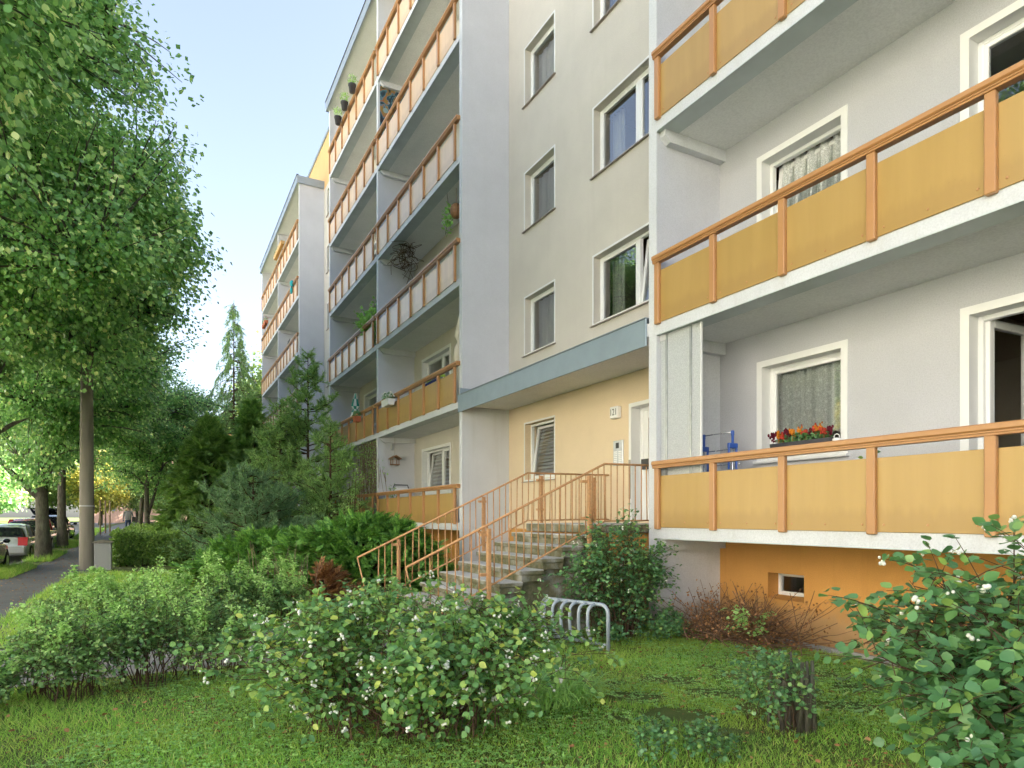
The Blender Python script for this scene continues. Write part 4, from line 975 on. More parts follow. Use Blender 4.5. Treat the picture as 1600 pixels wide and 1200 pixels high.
# ------------------------------------------------------------------ across the street and beyond the end of the house
opp = empty('added_bounce_building', (-30, 15, 0), 'unseen pale apartment block added across the street to bounce sunlight', 'building')  # unseen block, added so its sunlit wall brightens the shaded facade
OX, OY0, OY1, OZ = -30.0, -52.0, 60.0, 18.6
rects = []
y = OY0+1.2
while y < OY1-2:
    for n in range(6): rects.append((y, y+1.5, 1.6+n*2.8, 3.0+n*2.8))
    y += 3.3
M['pale_render'] = plaster('pale_render', (.82,.80,.76), 8, .1, .04)
mb = MB()
cols = sorted({OY0, OY1} | {v for r in rects for v in r[:2]}); rows = sorted({-.5, OZ} | {v for r in rects for v in r[2:]})
rset = {(r[0], r[2]) for r in rects}
for a, b in zip(cols, cols[1:]):
    for c, d in zip(rows, rows[1:]):
        x = OX-.18 if (a, c) in rset else OX
        if x == OX: mb.quad((OX,a,c),(OX,b,c),(OX,b,d),(OX,a,d))
for (a,b,c,d) in rects:
    X2 = OX-.2
    mb.quad((X2,a,c),(OX,a,c),(OX,a,d),(X2,a,d)); mb.quad((OX,b,c),(X2,b,c),(X2,b,d),(OX,b,d)); mb.quad((OX,a,c),(X2,a,c),(X2,b,c),(OX,b,c)); mb.quad((X2,a,d),(OX,a,d),(OX,b,d),(X2,b,d))
mb.box(OX-11, OX-.6, OY0, OY1, OZ-.1, OZ+.3); mb.box(OX-11, OX-10.8, OY0, OY1, -.5, OZ-.1); mb.box(OX-10.8, OX, OY0-.2, OY0, -.5, OZ); mb.box(OX-10.8, OX, OY1, OY1+.2, -.5, OZ)
mb.box(OX-.6, OX+.1, OY0-.1, OY1+.1, OZ, OZ+.35)
mb.build('wall', M['pale_render'], opp)
wm = MB(); wm.box(-.02, .02, 0, 1.5, 0, 1.4); wme = wm.mesh('window', plain('dark_pane', (.03,.035,.04), .08, 0, .6, .05))
for (a,b,c,d) in rects: obj('window', wme, opp, (OX-.22, a, c))

# far trees, sunlit beyond the shadow of the house
far = [(-13, 74, 8.5, 'far_leaf', 'pale green tree in the sun above the parked cars'), (-9.5, 82, 9, 'far_leaf', 'sunlit green tree far behind the parked cars'), (-5.5, 78, 7.5, 'autumn_leaf', 'yellow sunlit tree behind the lamp post'),
       (-2.6, 88, 9, 'far_leaf', 'sunlit tree at the end of the sidewalk'), (1.2, 74, 7, 'far_leaf', 'sunlit tree behind the walking person'), (5.5, 84, 8, 'far_leaf', 'sunlit tree behind the thin conifer'), (9.5, 76, 7, 'far_leaf', 'sunlit tree past the far corner of the house'),
       (-12.0, 66, 6.0, 'linden_leaf', 'green tree across the road above the silver car'), (-12.0, 57, 5.2, 'linden_leaf', 'low green tree across the road at the left edge')]
for i, (x, y, h, mt, lb) in enumerate(far):
    broadleaf((x, y, gy(y)), h, .18, (0, 0, h*.56), (h*.42, h*.42, h*.46), 420, 30, .26, 300+i, lb, mt, 'distant_tree', 'distant trees in the sun', spread=.5, limbs=9, low=.18)
for i, (x, y) in enumerate(((-22.5, 25.8), (-23, 15), (-24, 40), (-23, 3))):
    broadleaf((x, y, 0), 12, .2, (0, 0, 7.5), (3.6, 3.6, 4.2), 500, 30, .24, 330+i, ('yellow leaved tree across the street mirrored in the ground floor window', 'yellowing tree across the street, second mirrored tree', 'yellowing tree across the street, farthest one', 'yellowing tree across the street, nearest the camera')[i], 'autumn_leaf', 'opposite_tree', 'trees across the street', spread=.5, limbs=9)
for i, (x, y) in enumerate(((11.5, 54), (15.5, 60), (11.0, 65), (16.0, 71), (11.5, 78), (16.5, 85), (11, 93))):  # unseen row, added to cast shade on the far street
    broadleaf((x, y, gy(y)), 20, .3, (0, 0, 11.5), (5.2, 5.2, 7.6), 520, 26, .36, 350+i, ('first', 'second', 'third', 'fourth', 'fifth', 'sixth', 'seventh')[i] + ' unseen tall tree added behind the house end to shade the far street', 'far_leaf', 'distant_tree', 'added shade trees behind the end of the house', spread=.7, limbs=9)
hb_ = empty('distant_building', (6, 104, 1), 'distant sunlit building with reddish walls seen through the trees', 'building')
mb = MB(); mb.box(-8, 22, 102, 112, .5, 12.6); mb.build('wall', plaster('pink_render', (.66,.42,.33), 6, .1, .05), hb_)
mb = MB(); mb.prism([(101.2,12.6),(107,15.5),(112.8,12.6)], 0, -8.6, 22.6); mb.build('roof', M['terracotta'], hb_)
dwm = MB(); dwm.box(-.7, .7, -.03, .03, 0, 1.4); dwme = dwm.mesh('window', M['dark_blind'])
for n in range(4):
    for k in range(9): obj('window', dwme, hb_, (-6+k*3.3, 101.98, 2.4+n*2.7))

# ------------------------------------------------------------------ lawn
def patch(x, y): return .5+.25*np.sin(x*1.7+1.3)*np.cos(y*1.3+.4) + .25*np.sin(x*3.9+y*2.7) 
def blades(n, x0, x1, y0, y1, h, w, seed, lean=.5, thin=0.0, ok=None):
    rs = np.random.RandomState(seed); P = np.stack([rs.uniform(x0, x1, n), rs.uniform(y0, y1, n), np.zeros(n)], -1)
    q = patch(P[:, 0], P[:, 1]); kp = rs.uniform(0, 1, n) > thin*(1-q)
    if ok is not None: kp &= ok(P)
    P, q = P[kp], q[kp]; n = len(P)
    P[:, 2] = np.array([gy(y) for y in P[:, 1]]) + .002
    D = unit(np.stack([rs.normal(0, lean, n), rs.normal(0, lean, n), np.ones(n)], -1)); N = rdir(n, rs)
    return scatter(P, D, N, h*rs.uniform(.45, 1.25, n)*(.6+.8*q), T_BLADE, w*rs.uniform(.7, 1.3, n))
lawn_ok = lambda P: (P[:, 0] > -1.9) & (P[:, 0] < 6.82)
bare = lambda P: ~(((P[:, 0]-4.6)**2/2.2 + (P[:, 1]-4.2)**2/1.0 < 1) & (np.sin(P[:, 0]*9)+np.sin(P[:, 1]*11+P[:, 0]*4) > .1))
g1 = blades(230000, -1.9, 6.82, .8, 7.5, .058, .0050, 401, .6, .35, lambda P: lawn_ok(P) & bare(P))
o = np_obj('lawn_grass', g1, M['grass']); tag(o, 'short green grass of the front lawn', 'grass', kind='stuff')
g2 = blades(70000, -2.2, 5.6, 9.8, 21.5, .11, .012, 402, .5, .3)
o = np_obj('lawn_grass', g2, M['grass']); tag(o, 'grass of the garden beyond the entrance path', 'grass', kind='stuff')
tuft = lambda P: np.sin(P[:, 1]*.85+.8) > -.35
g3 = blades(26000, -4.28, -3.45, 14, 56, .20, .014, 403, .5, .2, tuft)
o = np_obj('verge_grass', g3, M['grass']); tag(o, 'ragged grass on the verge between sidewalk and kerb', 'grass', kind='stuff')
def clover(n, seed, ok):
    rs = np.random.RandomState(seed); P = np.stack([rs.uniform(-1.8, 6.7, n), rs.uniform(1.2, 7.3, n), rs.uniform(.02, .06, n)], -1); P = P[ok(P)]; n = len(P)
    P3 = np.repeat(P, 3, 0); a = np.tile(np.arange(3)*2.094, n)+np.repeat(rs.uniform(0, 6.28, n), 3); D = np.stack([np.cos(a), np.sin(a), np.full(3*n, .15)], -1)
    N = unit(np.array([0,0,1.0])+np.repeat(rs.normal(0, .25, (n, 3)), 3, 0)); return scatter(P3, D, N, np.repeat(rs.uniform(.014, .026, n), 3), T_TRI)
o = np_obj('clover', clover(30000, 411, lambda P: np.sin(P[:, 0]*1.3+.5)+np.sin(P[:, 1]*1.6+1)+.35*np.sin(P[:, 0]*5+P[:, 1]*3) > -.25), M['clover']); tag(o, 'clover leaves among the lawn grass', 'clover', kind='stuff')
rs = np.random.RandomState(421); n = 2200
P = np.stack([rs.uniform(-1.8, 6.8, n), rs.uniform(1.0, 7.4, n), rs.uniform(.01, .05, n)], -1); P2 = np.stack([rs.uniform(-4.2, -2.3, n), rs.uniform(14, 50, n), np.zeros(n)], -1); P2[:, 2] = [gy(y)+.012 for y in P2[:, 1]]
P = np.concatenate([P, P2]); D = unit(rs.normal(0, 1, (2*n, 3))*np.array([1,1,.15])); N = unit(np.array([0,0,1.0])+rs.normal(0, .3, (2*n, 3)))
o = np_obj('fallen_leaves', scatter(P, D, N, rs.uniform(.02, .05, 2*n), T_OVAL), M['dead_leaf']); tag(o, 'brown fallen leaves on the lawn and verge', 'fallen leaves', kind='stuff')
# strap-leaved clumps and dry stalks
def clump(name, base, n, R, h, w, seed, label, mat, cat='plant', lean=.32):
    rs = np.random.RandomState(seed); a = rs.uniform(0, 6.283, n); r = np.sqrt(rs.uniform(0, 1, n))*R*.35
    P = np.stack([np.cos(a)*r, np.sin(a)*r, np.zeros(n)], -1)+np.array(base); D = unit(np.stack([np.cos(a)*lean, np.sin(a)*lean, np.ones(n)], -1)+rs.normal(0, .22, (n, 3)))
    hh = h*rs.uniform(.55, 1.15, n); E = P+D*hh[:, None]*.7; Tp = E+unit(D*np.array([1,1,-.4])+np.array([0,0,-.1]))*hh[:, None]*.45
    c = bez(P, E, Tp, 7); ww = w*np.sin(np.linspace(.5, 3.05, 7))[None, :, None]; sd = unit(np.cross(D, np.array([0,0,1.0])))[:, None, :]
    V = np.stack([c-sd*ww, c+sd*ww], 2).reshape(-1, 3); k = np.arange(6)*2; q = np.stack([k, k+1, k+3, k+2], -1); Fq = (q[None]+(np.arange(n)*14)[:, None, None]).reshape(-1, 4)
    o = np_obj(name, (V, [Fq]), M[mat], None, base); return tag(o, label, cat)
clump('daylily_clump', (2.92, 4.80, 0), 420, 1.1, .55, .007, 431, 'clump of long grassy leaves right of the central snowberry', 'reed')
clump('daylily_clump', (1.75, 11.2, 0), 90, .7, .6, .010, 432, 'clump of long grassy leaves left of the withered juniper branch', 'reed')
clump('fern_clump', (6.1, 6.75, 0), 60, .6, .45, .012, 433, 'leafy weeds at the foot of the white side wall', 'reed')
rs = np.random.RandomState(441)
ds = empty('dry_stalks', (1.6, 10.9, 0), 'pale dry stalks standing in front of the junipers', 'dry plant')
for i in range(22):
    x, y = 1.0+rs.uniform(0, 1.15), 10.75+rs.uniform(-.25, .35); h = rs.uniform(.8, 1.25); dx, dy = rs.normal(0, .16, 2)
    mb = MB(); mb.tube([(x,y,0),(x+dx*.5,y+dy*.5,h*.55),(x+dx,y+dy,h)], [.006,.005,.003], 5)
    if i % 2: mb.tube([(x+dx*.6,y+dy*.6,h*.66),(x+dx*.6+rs.normal(0,.08),y+dy*.6,h*.92)], [.004,.002], 4)
    mb.build('stalk', M['dry_twig'], ds, True)
# heap of cut brushwood
bp = empty('brushwood_heap', (6.45, 5.95, 0), 'heap of brown cut brushwood against the orange base wall', 'brushwood')
rs = np.random.RandomState(451); n = 420
t0 = np.stack([6.45+rs.normal(0, .28, n), 5.95+rs.normal(0, .45, n), np.abs(rs.normal(0, .13, n))], -1); t0[:, 0] = np.minimum(t0[:, 0], 6.82)
d = unit(np.stack([rs.normal(0, .35, n), rs.normal(-.1, 1, n), rs.uniform(-.1, .75, n)], -1)); L_ = rs.uniform(.25, .8, n)
t2 = t0+d*L_[:, None]; t2[:, 0] = np.clip(t2[:, 0], 5.7, 6.95); t2[:, 2] = np.clip(t2[:, 2], .02, .75)
np_obj('twigs', tubes(bez(t0, (t0+t2)/2+rs.normal(0, .05, (n, 3)), t2, 5), np.full(n, .006)[:, None]*rs.uniform(.5, 1.4, n)[:, None]*np.linspace(1, .5, 5)[None], 4), M['brush_twig'], bp, (6.45, 5.95, 0), True)['kind'] = 'stuff'
li = rs.choice(n, 3200); P = t0[li]+(t2[li]-t0[li])*rs.uniform(.3, 1.05, 3200)[:, None]+rs.normal(0, .03, (3200, 3)); P[:, 0] = np.minimum(P[:, 0], 7.1); P[:, 2] = np.maximum(P[:, 2], .02)
np_obj('withered_leaves', scatter(P, rdir(3200, rs), rdir(3200, rs), rs.uniform(.018, .04, 3200), T_OVAL), M['dead_leaf'], bp, (6.45, 5.95, 0))['kind'] = 'stuff'
shrub('young_weed', (6.0, 5.3, 0), 6, .26, .6, 8, .045, 461, 'fresh green shoots in front of the brushwood heap', 'shoot_leaf', T_OVAL, side=6, stem_r=.004, up=.6)
shrub('ground_ivy', (5.5, 6.75, 0), 50, .7, .45, 8, .04, 462, 'low dark green plants between bicycle rack and side wall', 'deep_leaf', T_OVAL, side=7, stem_r=.003, base_spread=.9)
shrub('ground_ivy', (3.0, 3.25, 0), 22, .34, .26, 8, .032, 463, 'low dark weeds on the lawn right of the central snowberry', 'deep_leaf', T_OVAL, side=6, stem_r=.003, base_spread=.9)
# pollarded stump: thick cut stems in a bundle
sp = empty('cut_shrub_stump', (4.2, 3.32, 0), 'bundle of dark cut stems of a pruned shrub on the lawn', 'stump')
rs = np.random.RandomState(471)
for i in range(24):
    a = rs.uniform(0, 6.28); r = .16*math.sqrt(rs.uniform()); x, y = 4.2+r*math.cos(a)*1.2, 3.32+r*math.sin(a); h = rs.uniform(.30, .58); dx, dy = rs.normal(0, .045, 2)
    mb = MB(); rr = rs.uniform(.010, .022); mb.tube([(x,y,-.02),(x+dx*.4,y+dy*.4,h*.5),(x+dx,y+dy,h)], [rr*1.2, rr, rr*.85], 6); mb.build('stem', M['bark'], sp, True)
shrub('stump_sprouts', (4.1, 3.4, 0), 26, .45, .62, 8, .036, 472, 'thin leafy sprouts growing around the cut stump', 'deep_leaf', T_OVAL, side=6, stem_r=.003, base_spread=.6)

# ------------------------------------------------------------------ street furniture
lp = empty('lamp_post', (-2.0, 23.6, 0), 'tall tapered concrete street lamp post beside the sidewalk', 'lamp post')
mb = MB(); mb.lathe([(.205,-.3),(.205,0),(.195,1.93),(.193,1.94),(.17,5.0),(.125,9.6),(.10,9.7)], 24, (-2.0, 23.6, 0)); mb.build('post', M['lamp_concrete'], lp, True)
mb = MB(); mb.lathe([(.200,0),(.200,.03)], 24, (-2.0, 23.6, 1.925)); mb.build('joint_ring', M['white_concrete'], lp)
mb = MB(); mb.tube([(-2.0,23.6,9.5),(-2.1,23.6,9.9),(-2.5,23.6,10.1),(-3.4,23.6,10.2)], .04, 8); mb.build('arm', M['galvanised'], lp, True)
mb = MB(); mb.ball((-3.7,23.6,10.17), .35, 12, 6, (1,.45,.28)); mb.build('lamp_head', M['galvanised'], lp, True)
bx_ = empty('concrete_box', (-1.55, 23.2, 0), 'weathered concrete box standing behind the lamp post', 'concrete box')
mb = MB(); mb.box(-1.77, -1.33, 23.0, 23.44, -.05, .82, .012); mb.build('body', M['kerb_stone'], bx_)
mb = MB(); mb.prism([(-1.81,.822),(-1.29,.822),(-1.29,.86),(-1.55,.92),(-1.81,.86)], 1, 22.96, 23.48); mb.build('lid', M['lamp_concrete'], bx_)
# bicycle rack
br_ = empty('bicycle_rack', (4.62, 6.7, 0), 'galvanised bicycle rack with curved wheel holders beside the snowberry', 'bicycle rack')
def rk(u, x, z): return (4.68-.33*u + x, 6.26+.98*u, z)
def bar(pts, r=.017): mb = MB(); mb.tube(pts, r, 8); return mb
arc = [rk(0,0,-.1), rk(0,0,.44)] + [rk(.10*(1-math.cos(t_)), 0, .44+.11*math.sin(t_)) for t_ in (.4,.8,1.2,1.57)] + [rk(.9+.1*math.sin(t_), 0, .55-.11*(1-math.cos(t_))) for t_ in (0,.4,.8,1.2,1.57)] + [rk(1,0,-.1)]
bar(arc, .024).build('main_hoop', M['rack_paint'], br_, True)
for i in range(6):
    u = .17+i*.132
    pts = [rk(u,.0,.545)] + [rk(u, -.10*math.sin(t_)-.02, .45+.095*math.cos(t_)) for t_ in (.3,.7,1.1,1.5)] + [rk(u,-.125,.33), rk(u,-.115,.22), rk(u,-.08,.13), rk(u,-.02,.08), rk(u,.06,.06)]
    bar(pts, .021).build('wheel_holder', M['rack_paint'], br_, True)
bar([rk(.03,.06,.06), rk(.97,.06,.06)], .015).build('ground_bar', M['rack_paint'], br_, True)

# ------------------------------------------------------------------ parked cars
M['tyre'] = plain('tyre', (.018,.018,.018), .8, 0, .3, .1); M['rim'] = plain('rim', (.45,.46,.47), .3, .8, .5, .05)
M['car_glass'] = plain('car_glass', (.018,.022,.024), .06, 0, .7, .05)
M['tail_red'] = plain('tail_red', (.50,.02,.02), .15, 0, .6, .05)
def car(loc, L, h, paint, roof_paint, label, hatch_open=False):
    x0, y0, z0 = loc; w = .87
    o = empty('parked_car', loc, label, 'car', 'cars parked along the kerb')
    def ring(pts): return pts + [(-p[0], p[1], p[2]) for p in pts[::-1]]
    ys = [0, .012, .05, .16, .30, .5, .68, .78, .88, .955, .99, 1.0]; ww = [.74, .82, .85, .865, .87, .87, .87, .865, .85, .80, .72, .60]
    zb = [.62, .86, .95, .95, .94, .92, .90, .90, .86, .76, .66, .50]; zl = [.36, .26, .22, .21, .20, .20, .20, .20, .21, .23, .27, .36]
    st = []
    for f, a, b, c in zip(ys, ww, zb, zl):
        y = f*L; st.append(ring([(0.001,y,b+.012),(a*.55,y,b+.010),(a*.9,y,b-.01),(a*.985,y,b-.07),(a,y,(b+c)*.5+.06),(a*.985,y,c+.14),(a*.93,y,c+.02),(0.001,y,c)]))
    def loft(st, mb, sel=None):
        n = len(st[0]); b = len(mb.v)
        for s_ in st: mb.v += [(p[0]+x0, p[1]+y0, p[2]+z0) for p in s_]
        for i in range(len(st)-1):
            for j in range(n):
                if sel is not None and not sel(i, j): continue
                mb.f.append((b+i*n+j, b+(i+1)*n+j, b+(i+1)*n+(j+1) % n, b+i*n+(j+1) % n)); mb.m.append(0)
    mb = MB(); loft(st, mb); mb.f.append(tuple(range(16))); mb.m.append(0); mb.f.append(tuple(range(len(mb.v)-16, len(mb.v)))[::-1]); mb.m.append(0)
    mb.build('body', paint, o, True)
    cs = [(.035,.955,.80,.78), (.10,h-.13,.72,.62), (.17,h-.03,.70,.60), (.35,h,.70,.60), (.50,h-.01,.70,.60), (.57,h-.06,.70,.60), (.66,h-.25,.76,.68), (.76,.91,.80,.76)]
    st2 = [ring([(0.001,f*L,z+.012),(wr*.72,f*L,z),(wr,f*L,z-.035),(wb,f*L,.90)]) for f, z, wb, wr in [(a,b,c+.03,d) for a,b,c,d in cs]]
    mb = MB(); loft(st2, mb, lambda i, j: (j in (2, 4)) or i in (0, 5, 6)); mb.build('window', M['car_glass'], o, True)
    mb = MB(); loft(st2, mb, lambda i, j: (j in (0, 1, 5, 6, 7)) and 1 <= i <= 4); mb.build('roof', roof_paint, o, True)
    for s in (-1, 1):
        mb = MB()
        f = .33; mb.prism([(f*L-.04,.92),(f*L+.05,.92),(f*L+.03,h-.05),(f*L-.03,h-.05)], 0, x0+s*.735, x0+s*.83)
        mb.v = [(p[0]-s*.13*max(0,(p[2]-.93)/.45), p[1]+y0, p[2]+z0) for p in mb.v]; mb.build('pillar', roof_paint, o); mb = MB()
        mb.prism([(.055*L,.93),(.155*L,.93),(.185*L,h-.05),(.14*L,h-.05)], 0, x0+s*.70, x0+s*.825)
        mb.v = [(p[0]-s*.13*max(0,(p[2]-.93)/.45), p[1]+y0, p[2]+z0) for p in mb.v]; mb.build('pillar', roof_paint, o)
        mb = MB(); mb.prism([(0,.62),(.10,.62),(.13,.93),(.06,.93)], 0, x0+s*.55, x0+s*.845); mb.v = [(p[0], p[1]+y0-.012, p[2]+z0) for p in mb.v]; mb.build('tail_light', M['tail_red'], o)
        mb = MB(); mb.ball((x0+s*.97, y0+.66*L, z0+.98), .11, 8, 6, (.9,.5,.65)); mb.tube([(x0+s*.83,y0+.665*L,z0+.93),(x0+s*.95,y0+.66*L,z0+.95)], .02, 6); mb.build('wing_mirror', paint, o, True)
        for f in (.175, .825):
            wh = obj('wheel', None, o, (x0+s*.77, y0+f*L, z0+.31)) if False else None
            mb = MB(); prof = [(.20,-.10),(.29,-.10),(.315,-.07),(.315,.07),(.29,.10),(.20,.10)]; mb.lathe(prof, 20); mb.v = [(x0+s*.775+p[2], y0+f*L+p[0], z0+.315+p[1]) for p in mb.v]; wh = mb.build('wheel', M['tyre'], o, True, org=(x0+s*.775, y0+f*L, z0+.315))
            mb = MB(); mb.lathe([(.205,-.02),(.19,.02),(.05,.03)], 14); mb.v = [(x0+s*(.865+p[2]*.5), y0+f*L+p[0], z0+.315+p[1]) for p in mb.v]; mb.build('rim', M['rim'], wh)
            mb = MB(); mb.lathe([(.37,-.005),(.37,.005)], 20); mb.v = [(x0+s*(w*.985+p[2]*.3), y0+f*L+p[0], z0+.33+p[1]) for p in mb.v]; mb.build('wheel_arch', M['tyre'], o)
    mb = MB(); mb.box(x0-.78, x0+.78, y0-.05, y0+.12, z0+.32, z0+.58, .04); mb.build('rear_bumper', paint, o)
    mb = MB(); mb.box(x0-.26, x0+.26, y0-.02, y0+.01, z0+.68, z0+.79); mb.build('number_plate', M['white_plastic'], o)
    if hatch_open:
        mb = MB(); mb.prism([(.15*L, h-.01),(.12*L, h+.05),(-.62, h+.36),(-.66, h+.30)], 0, x0-.62, x0+.62); mb.v = [(p[0], p[1]+y0, p[2]+z0) for p in mb.v]; mb.build('raised_tailgate', M['car_glass'], o)
    return o
def paint(name, c, r=.22): return plain(name, c, r, .25, .5, .02, 2.0, 0, .7)
RZ = lambda y: gy(y)+ROAD_D+.006
silver, white, black, red = paint('silver_paint', (.50,.51,.52)), paint('white_paint', (.70,.70,.70)), paint('black_paint', (.02,.022,.025)), paint('red_paint', (.45,.03,.03))
car((-5.25, 22.7, RZ(24)), 4.3, 1.45, black, black, 'dark car at the left picture edge, only its front half in view')
car((-5.25, 30.0, RZ(30)), 4.1, 1.42, silver, silver, 'silver hatchback with red tail lights beside the forked linden')
car((-5.25, 35.4, RZ(36)), 4.0, 1.48, white, red, 'white car with a red roof between two linden trunks')
car((-5.25, 41.2, RZ(42)), 4.3, 1.46, black, black, 'dark car with raised tailgate next to the lamp post', True)
for i, y in enumerate((47.2, 49.0, 50.6)):
    mb = MB(); mb.tube([(-3.3+.15*i,y,gy(y)-.1),(-3.3+.15*i,y,gy(y)+2.1)], .045, 8)
    o = mb.build('wooden_stake', M['dry_twig'], None, True, org=(-3.3+.15*i, y, gy(y))); tag(o, 'pale upright wooden stake by the far sidewalk, ' + ('nearest', 'middle', 'farthest')[i] + ' of three', 'stake', 'wooden stakes by the far sidewalk')

# ------------------------------------------------------------------ person walking on the far sidewalk
def person(loc, rz, label):
    o = empty('person', loc, label, 'person')
    J = [(0,0,.93),(0,0,1.15),(0,0,1.38),(0,.01,1.50),(0,.02,1.58),(0,.03,1.68),
         (.19,0,1.40),(.25,-.03,1.13),(.24,.10,.90),(.235,.13,.82),(-.19,0,1.40),(-.25,.03,1.13),(-.24,.12,.92),(-.235,.15,.84),
         (.10,.01,.86),(.11,.10,.48),(.11,.02,.09),(.11,.14,.04),(-.10,.01,.86),(-.11,-.04,.48),(-.11,-.20,.12),(-.11,-.08,.05)]
    E_ = [(0,1),(1,2),(2,3),(3,4),(4,5),(2,6),(6,7),(7,8),(8,9),(2,10),(10,11),(11,12),(12,13),(0,14),(14,15),(15,16),(16,17),(0,18),(18,19),(19,20),(20,21)]
    R_ = [.16,.155,.165,.06,.085,.095,.08,.055,.04,.04,.08,.055,.04,.04,.105,.07,.05,.045,.105,.07,.05,.045]
    me = bpy.data.meshes.new('body'); me.from_pydata(J, E_, []); t = NT('person_cloth')
    tc = t.n('ShaderNodeTexCoord'); sx = t.n('ShaderNodeSeparateXYZ'); t.l(tc.outputs['Object'], sx.inputs[0])
    mr = t.n('ShaderNodeMath', operation='DIVIDE'); t.l(sx.outputs['Z'], mr.inputs[0]); mr.inputs[1].default_value = 1.8
    t.l(t.ramp(mr.outputs[0], [(0,(.03,.025,.02)),(.05,(.05,.08,.15)),(.515,(.30,.31,.32)),(.835,(.55,.34,.25)),(.915,(.16,.14,.12))], 'CONSTANT'), t.b.inputs['Base Color']); t.b.inputs['Roughness'].default_value = .85
    me.materials.append(t.m); b = obj('body', me, o, loc)
    sk = b.modifiers.new('skin', 'SKIN'); 
    for i, r in enumerate(R_): me.skin_vertices[0].data[i].radius = (r, r*.8)
    me.skin_vertices[0].data[0].use_root = True
    ss = b.modifiers.new('sub', 'SUBSURF'); ss.levels = 2; ss.render_levels = 2
    b.rotation_euler = (0, 0, rz); return o
person((-1.78, 46.0, gy(46)+.006), 0.1, 'person in a grey top walking away on the far sidewalk')
mb = MB(); bx0 = (-1.78, 45.80, gy(46)+.9)
mb.box(bx0[0]+.20, bx0[0]+.40, bx0[1]+.02, bx0[1]+.14, bx0[2]-.10, bx0[2]+.22, .03); mb.tube([(bx0[0]+.3,bx0[1]+.08,bx0[2]+.2),(bx0[0]+.15,bx0[1]+.1,bx0[2]+.5),(bx0[0]-.1,bx0[1]+.12,bx0[2]+.62)], .012, 5)
tag(mb.build('shoulder_bag', M['black_plastic'], None, org=bx0), 'dark shoulder bag carried by the walking person', 'bag')

# ------------------------------------------------------------------ things on the balconies
def leaves_obj(parent, name, c, rad, n, size, seed, mat, tmpl=T_OVAL, upw=.3):
    rs = np.random.RandomState(seed); P = np.array(c)+rdir(n, rs)*np.array(rad)*(rs.uniform(.2, 1, n)**.5)[:, None]
    D = unit(rs.normal(0, 1, (n, 3))+np.array([0,0,upw])); N = unit(rs.normal(0, .6, (n, 3))+np.array([0,0,1.0]))
    o = np_obj(name, scatter(P, D, N, size*rs.uniform(.6, 1.2, n), tmpl), M[mat], parent, tuple(WL[parent.name])); o['kind'] = 'stuff'; return o
def pot(loc, r, h, mat, label, plant='hedge_leaf', ph=.25, seed=1, flowers=None, name='potted_plant', group=None, tmpl=T_OVAL, n=160, leaf=.05):
    x, y, z = loc; o = empty(name, loc, label, 'plant', group)
    mb = MB(); mb.lathe([(r*.72,0),(r*.95,h*.82),(r*1.05,h*.83),(r*1.05,h),(r*.9,h),(r*.85,h*.9)], 14, loc); mb.build('pot', M[mat], o, True)
    leaves_obj(o, 'foliage', (x, y, z+h+ph*.42), (r*1.35, r*1.35, ph*.6), n, leaf, seed, plant, tmpl, .9)
    if flowers:
        rs = np.random.RandomState(seed+7); mb = MB()
        for i in range(9): mb.ball((x+rs.normal(0,r*.8), y+rs.normal(0,r*.8), z+h+ph*rs.uniform(.5,1)), .022, 6, 4)
        mb.build('blossoms', M[flowers], o)['kind'] = 'stuff'
    return o
GP = 'grey pots hung on the top floor rail'
for i, (y, w_) in enumerate(((24.26, 'farthest'), (23.28, 'middle'), (22.21, 'nearest'))):
    pot((X0-.24, y, 16.16), .13, .27, 'grey_pot', w_ + ' of three dark grey pots hanging on the top floor rail', 'shoot_leaf', .36, 500+i, 'white_petal', group=GP)
# white planter and red planter hooked on the first floor rails
def rail_box(loc, L_, mat, label, plant, seed, fl=None, name='rail_planter', ph=.22):
    x, y, z = loc; o = empty(name, loc, label, 'planter')
    mb = MB(); mb.prism([(x-.085,z),(x+.085,z),(x+.11,z+.18),(x-.11,z+.18)], 1, y-L_/2, y+L_/2); mb.build('trough', M[mat], o)
    leaves_obj(o, 'foliage', (x, y, z+.18+ph*.35), (.16, L_*.55, ph*.6), 260, .045, seed, plant)
    if fl:
        rs = np.random.RandomState(seed); mb = MB()
        for i in range(26): mb.ball((x+rs.normal(0,.07), y+rs.uniform(-L_*.5,L_*.5), z+.18+ph*rs.uniform(.3,1)), .022, 6, 4)
        mb.build('blossoms', M[fl], o)['kind'] = 'stuff'
    return o
rail_box((X0-.21, 18.3, 4.82), .62, 'white_plastic', 'white trough with grey flowers hanging on the first floor rail', 'blue_needle', 511, 'white_petal')
rail_box((X0-.21, 21.7, 4.80), .30, 'terracotta', 'red planter with green plant on the first floor rail', 'deep_leaf', 512)
rail_box((X0-.19, 43.9, 13.78), 1.5, 'terracotta', 'row of red flower troughs on the far block rail', 'hedge_leaf', 513, 'pink_petal', ph=.34)
rail_box((X0-.20, 38.2, 16.42), 2.6, 'pale_wood', 'long orange wooden trough on the far block top rail', 'hedge_leaf', 514, None, ph=.02)
mb = MB(); mb.ball((X0-.12, 34.6, 13.55), .17, 8, 6, (.6,1,1)); mb.ball((X0-.12, 34.75, 13.25), .14, 8, 6, (.5,.8,1.4)); tag(mb.build('teal_cloth', plain('teal_cloth', (.02,.38,.42), .8), None, True, org=(X0-.12, 34.6, 13.2)), 'teal cloth hung over a far block rail', 'cloth')
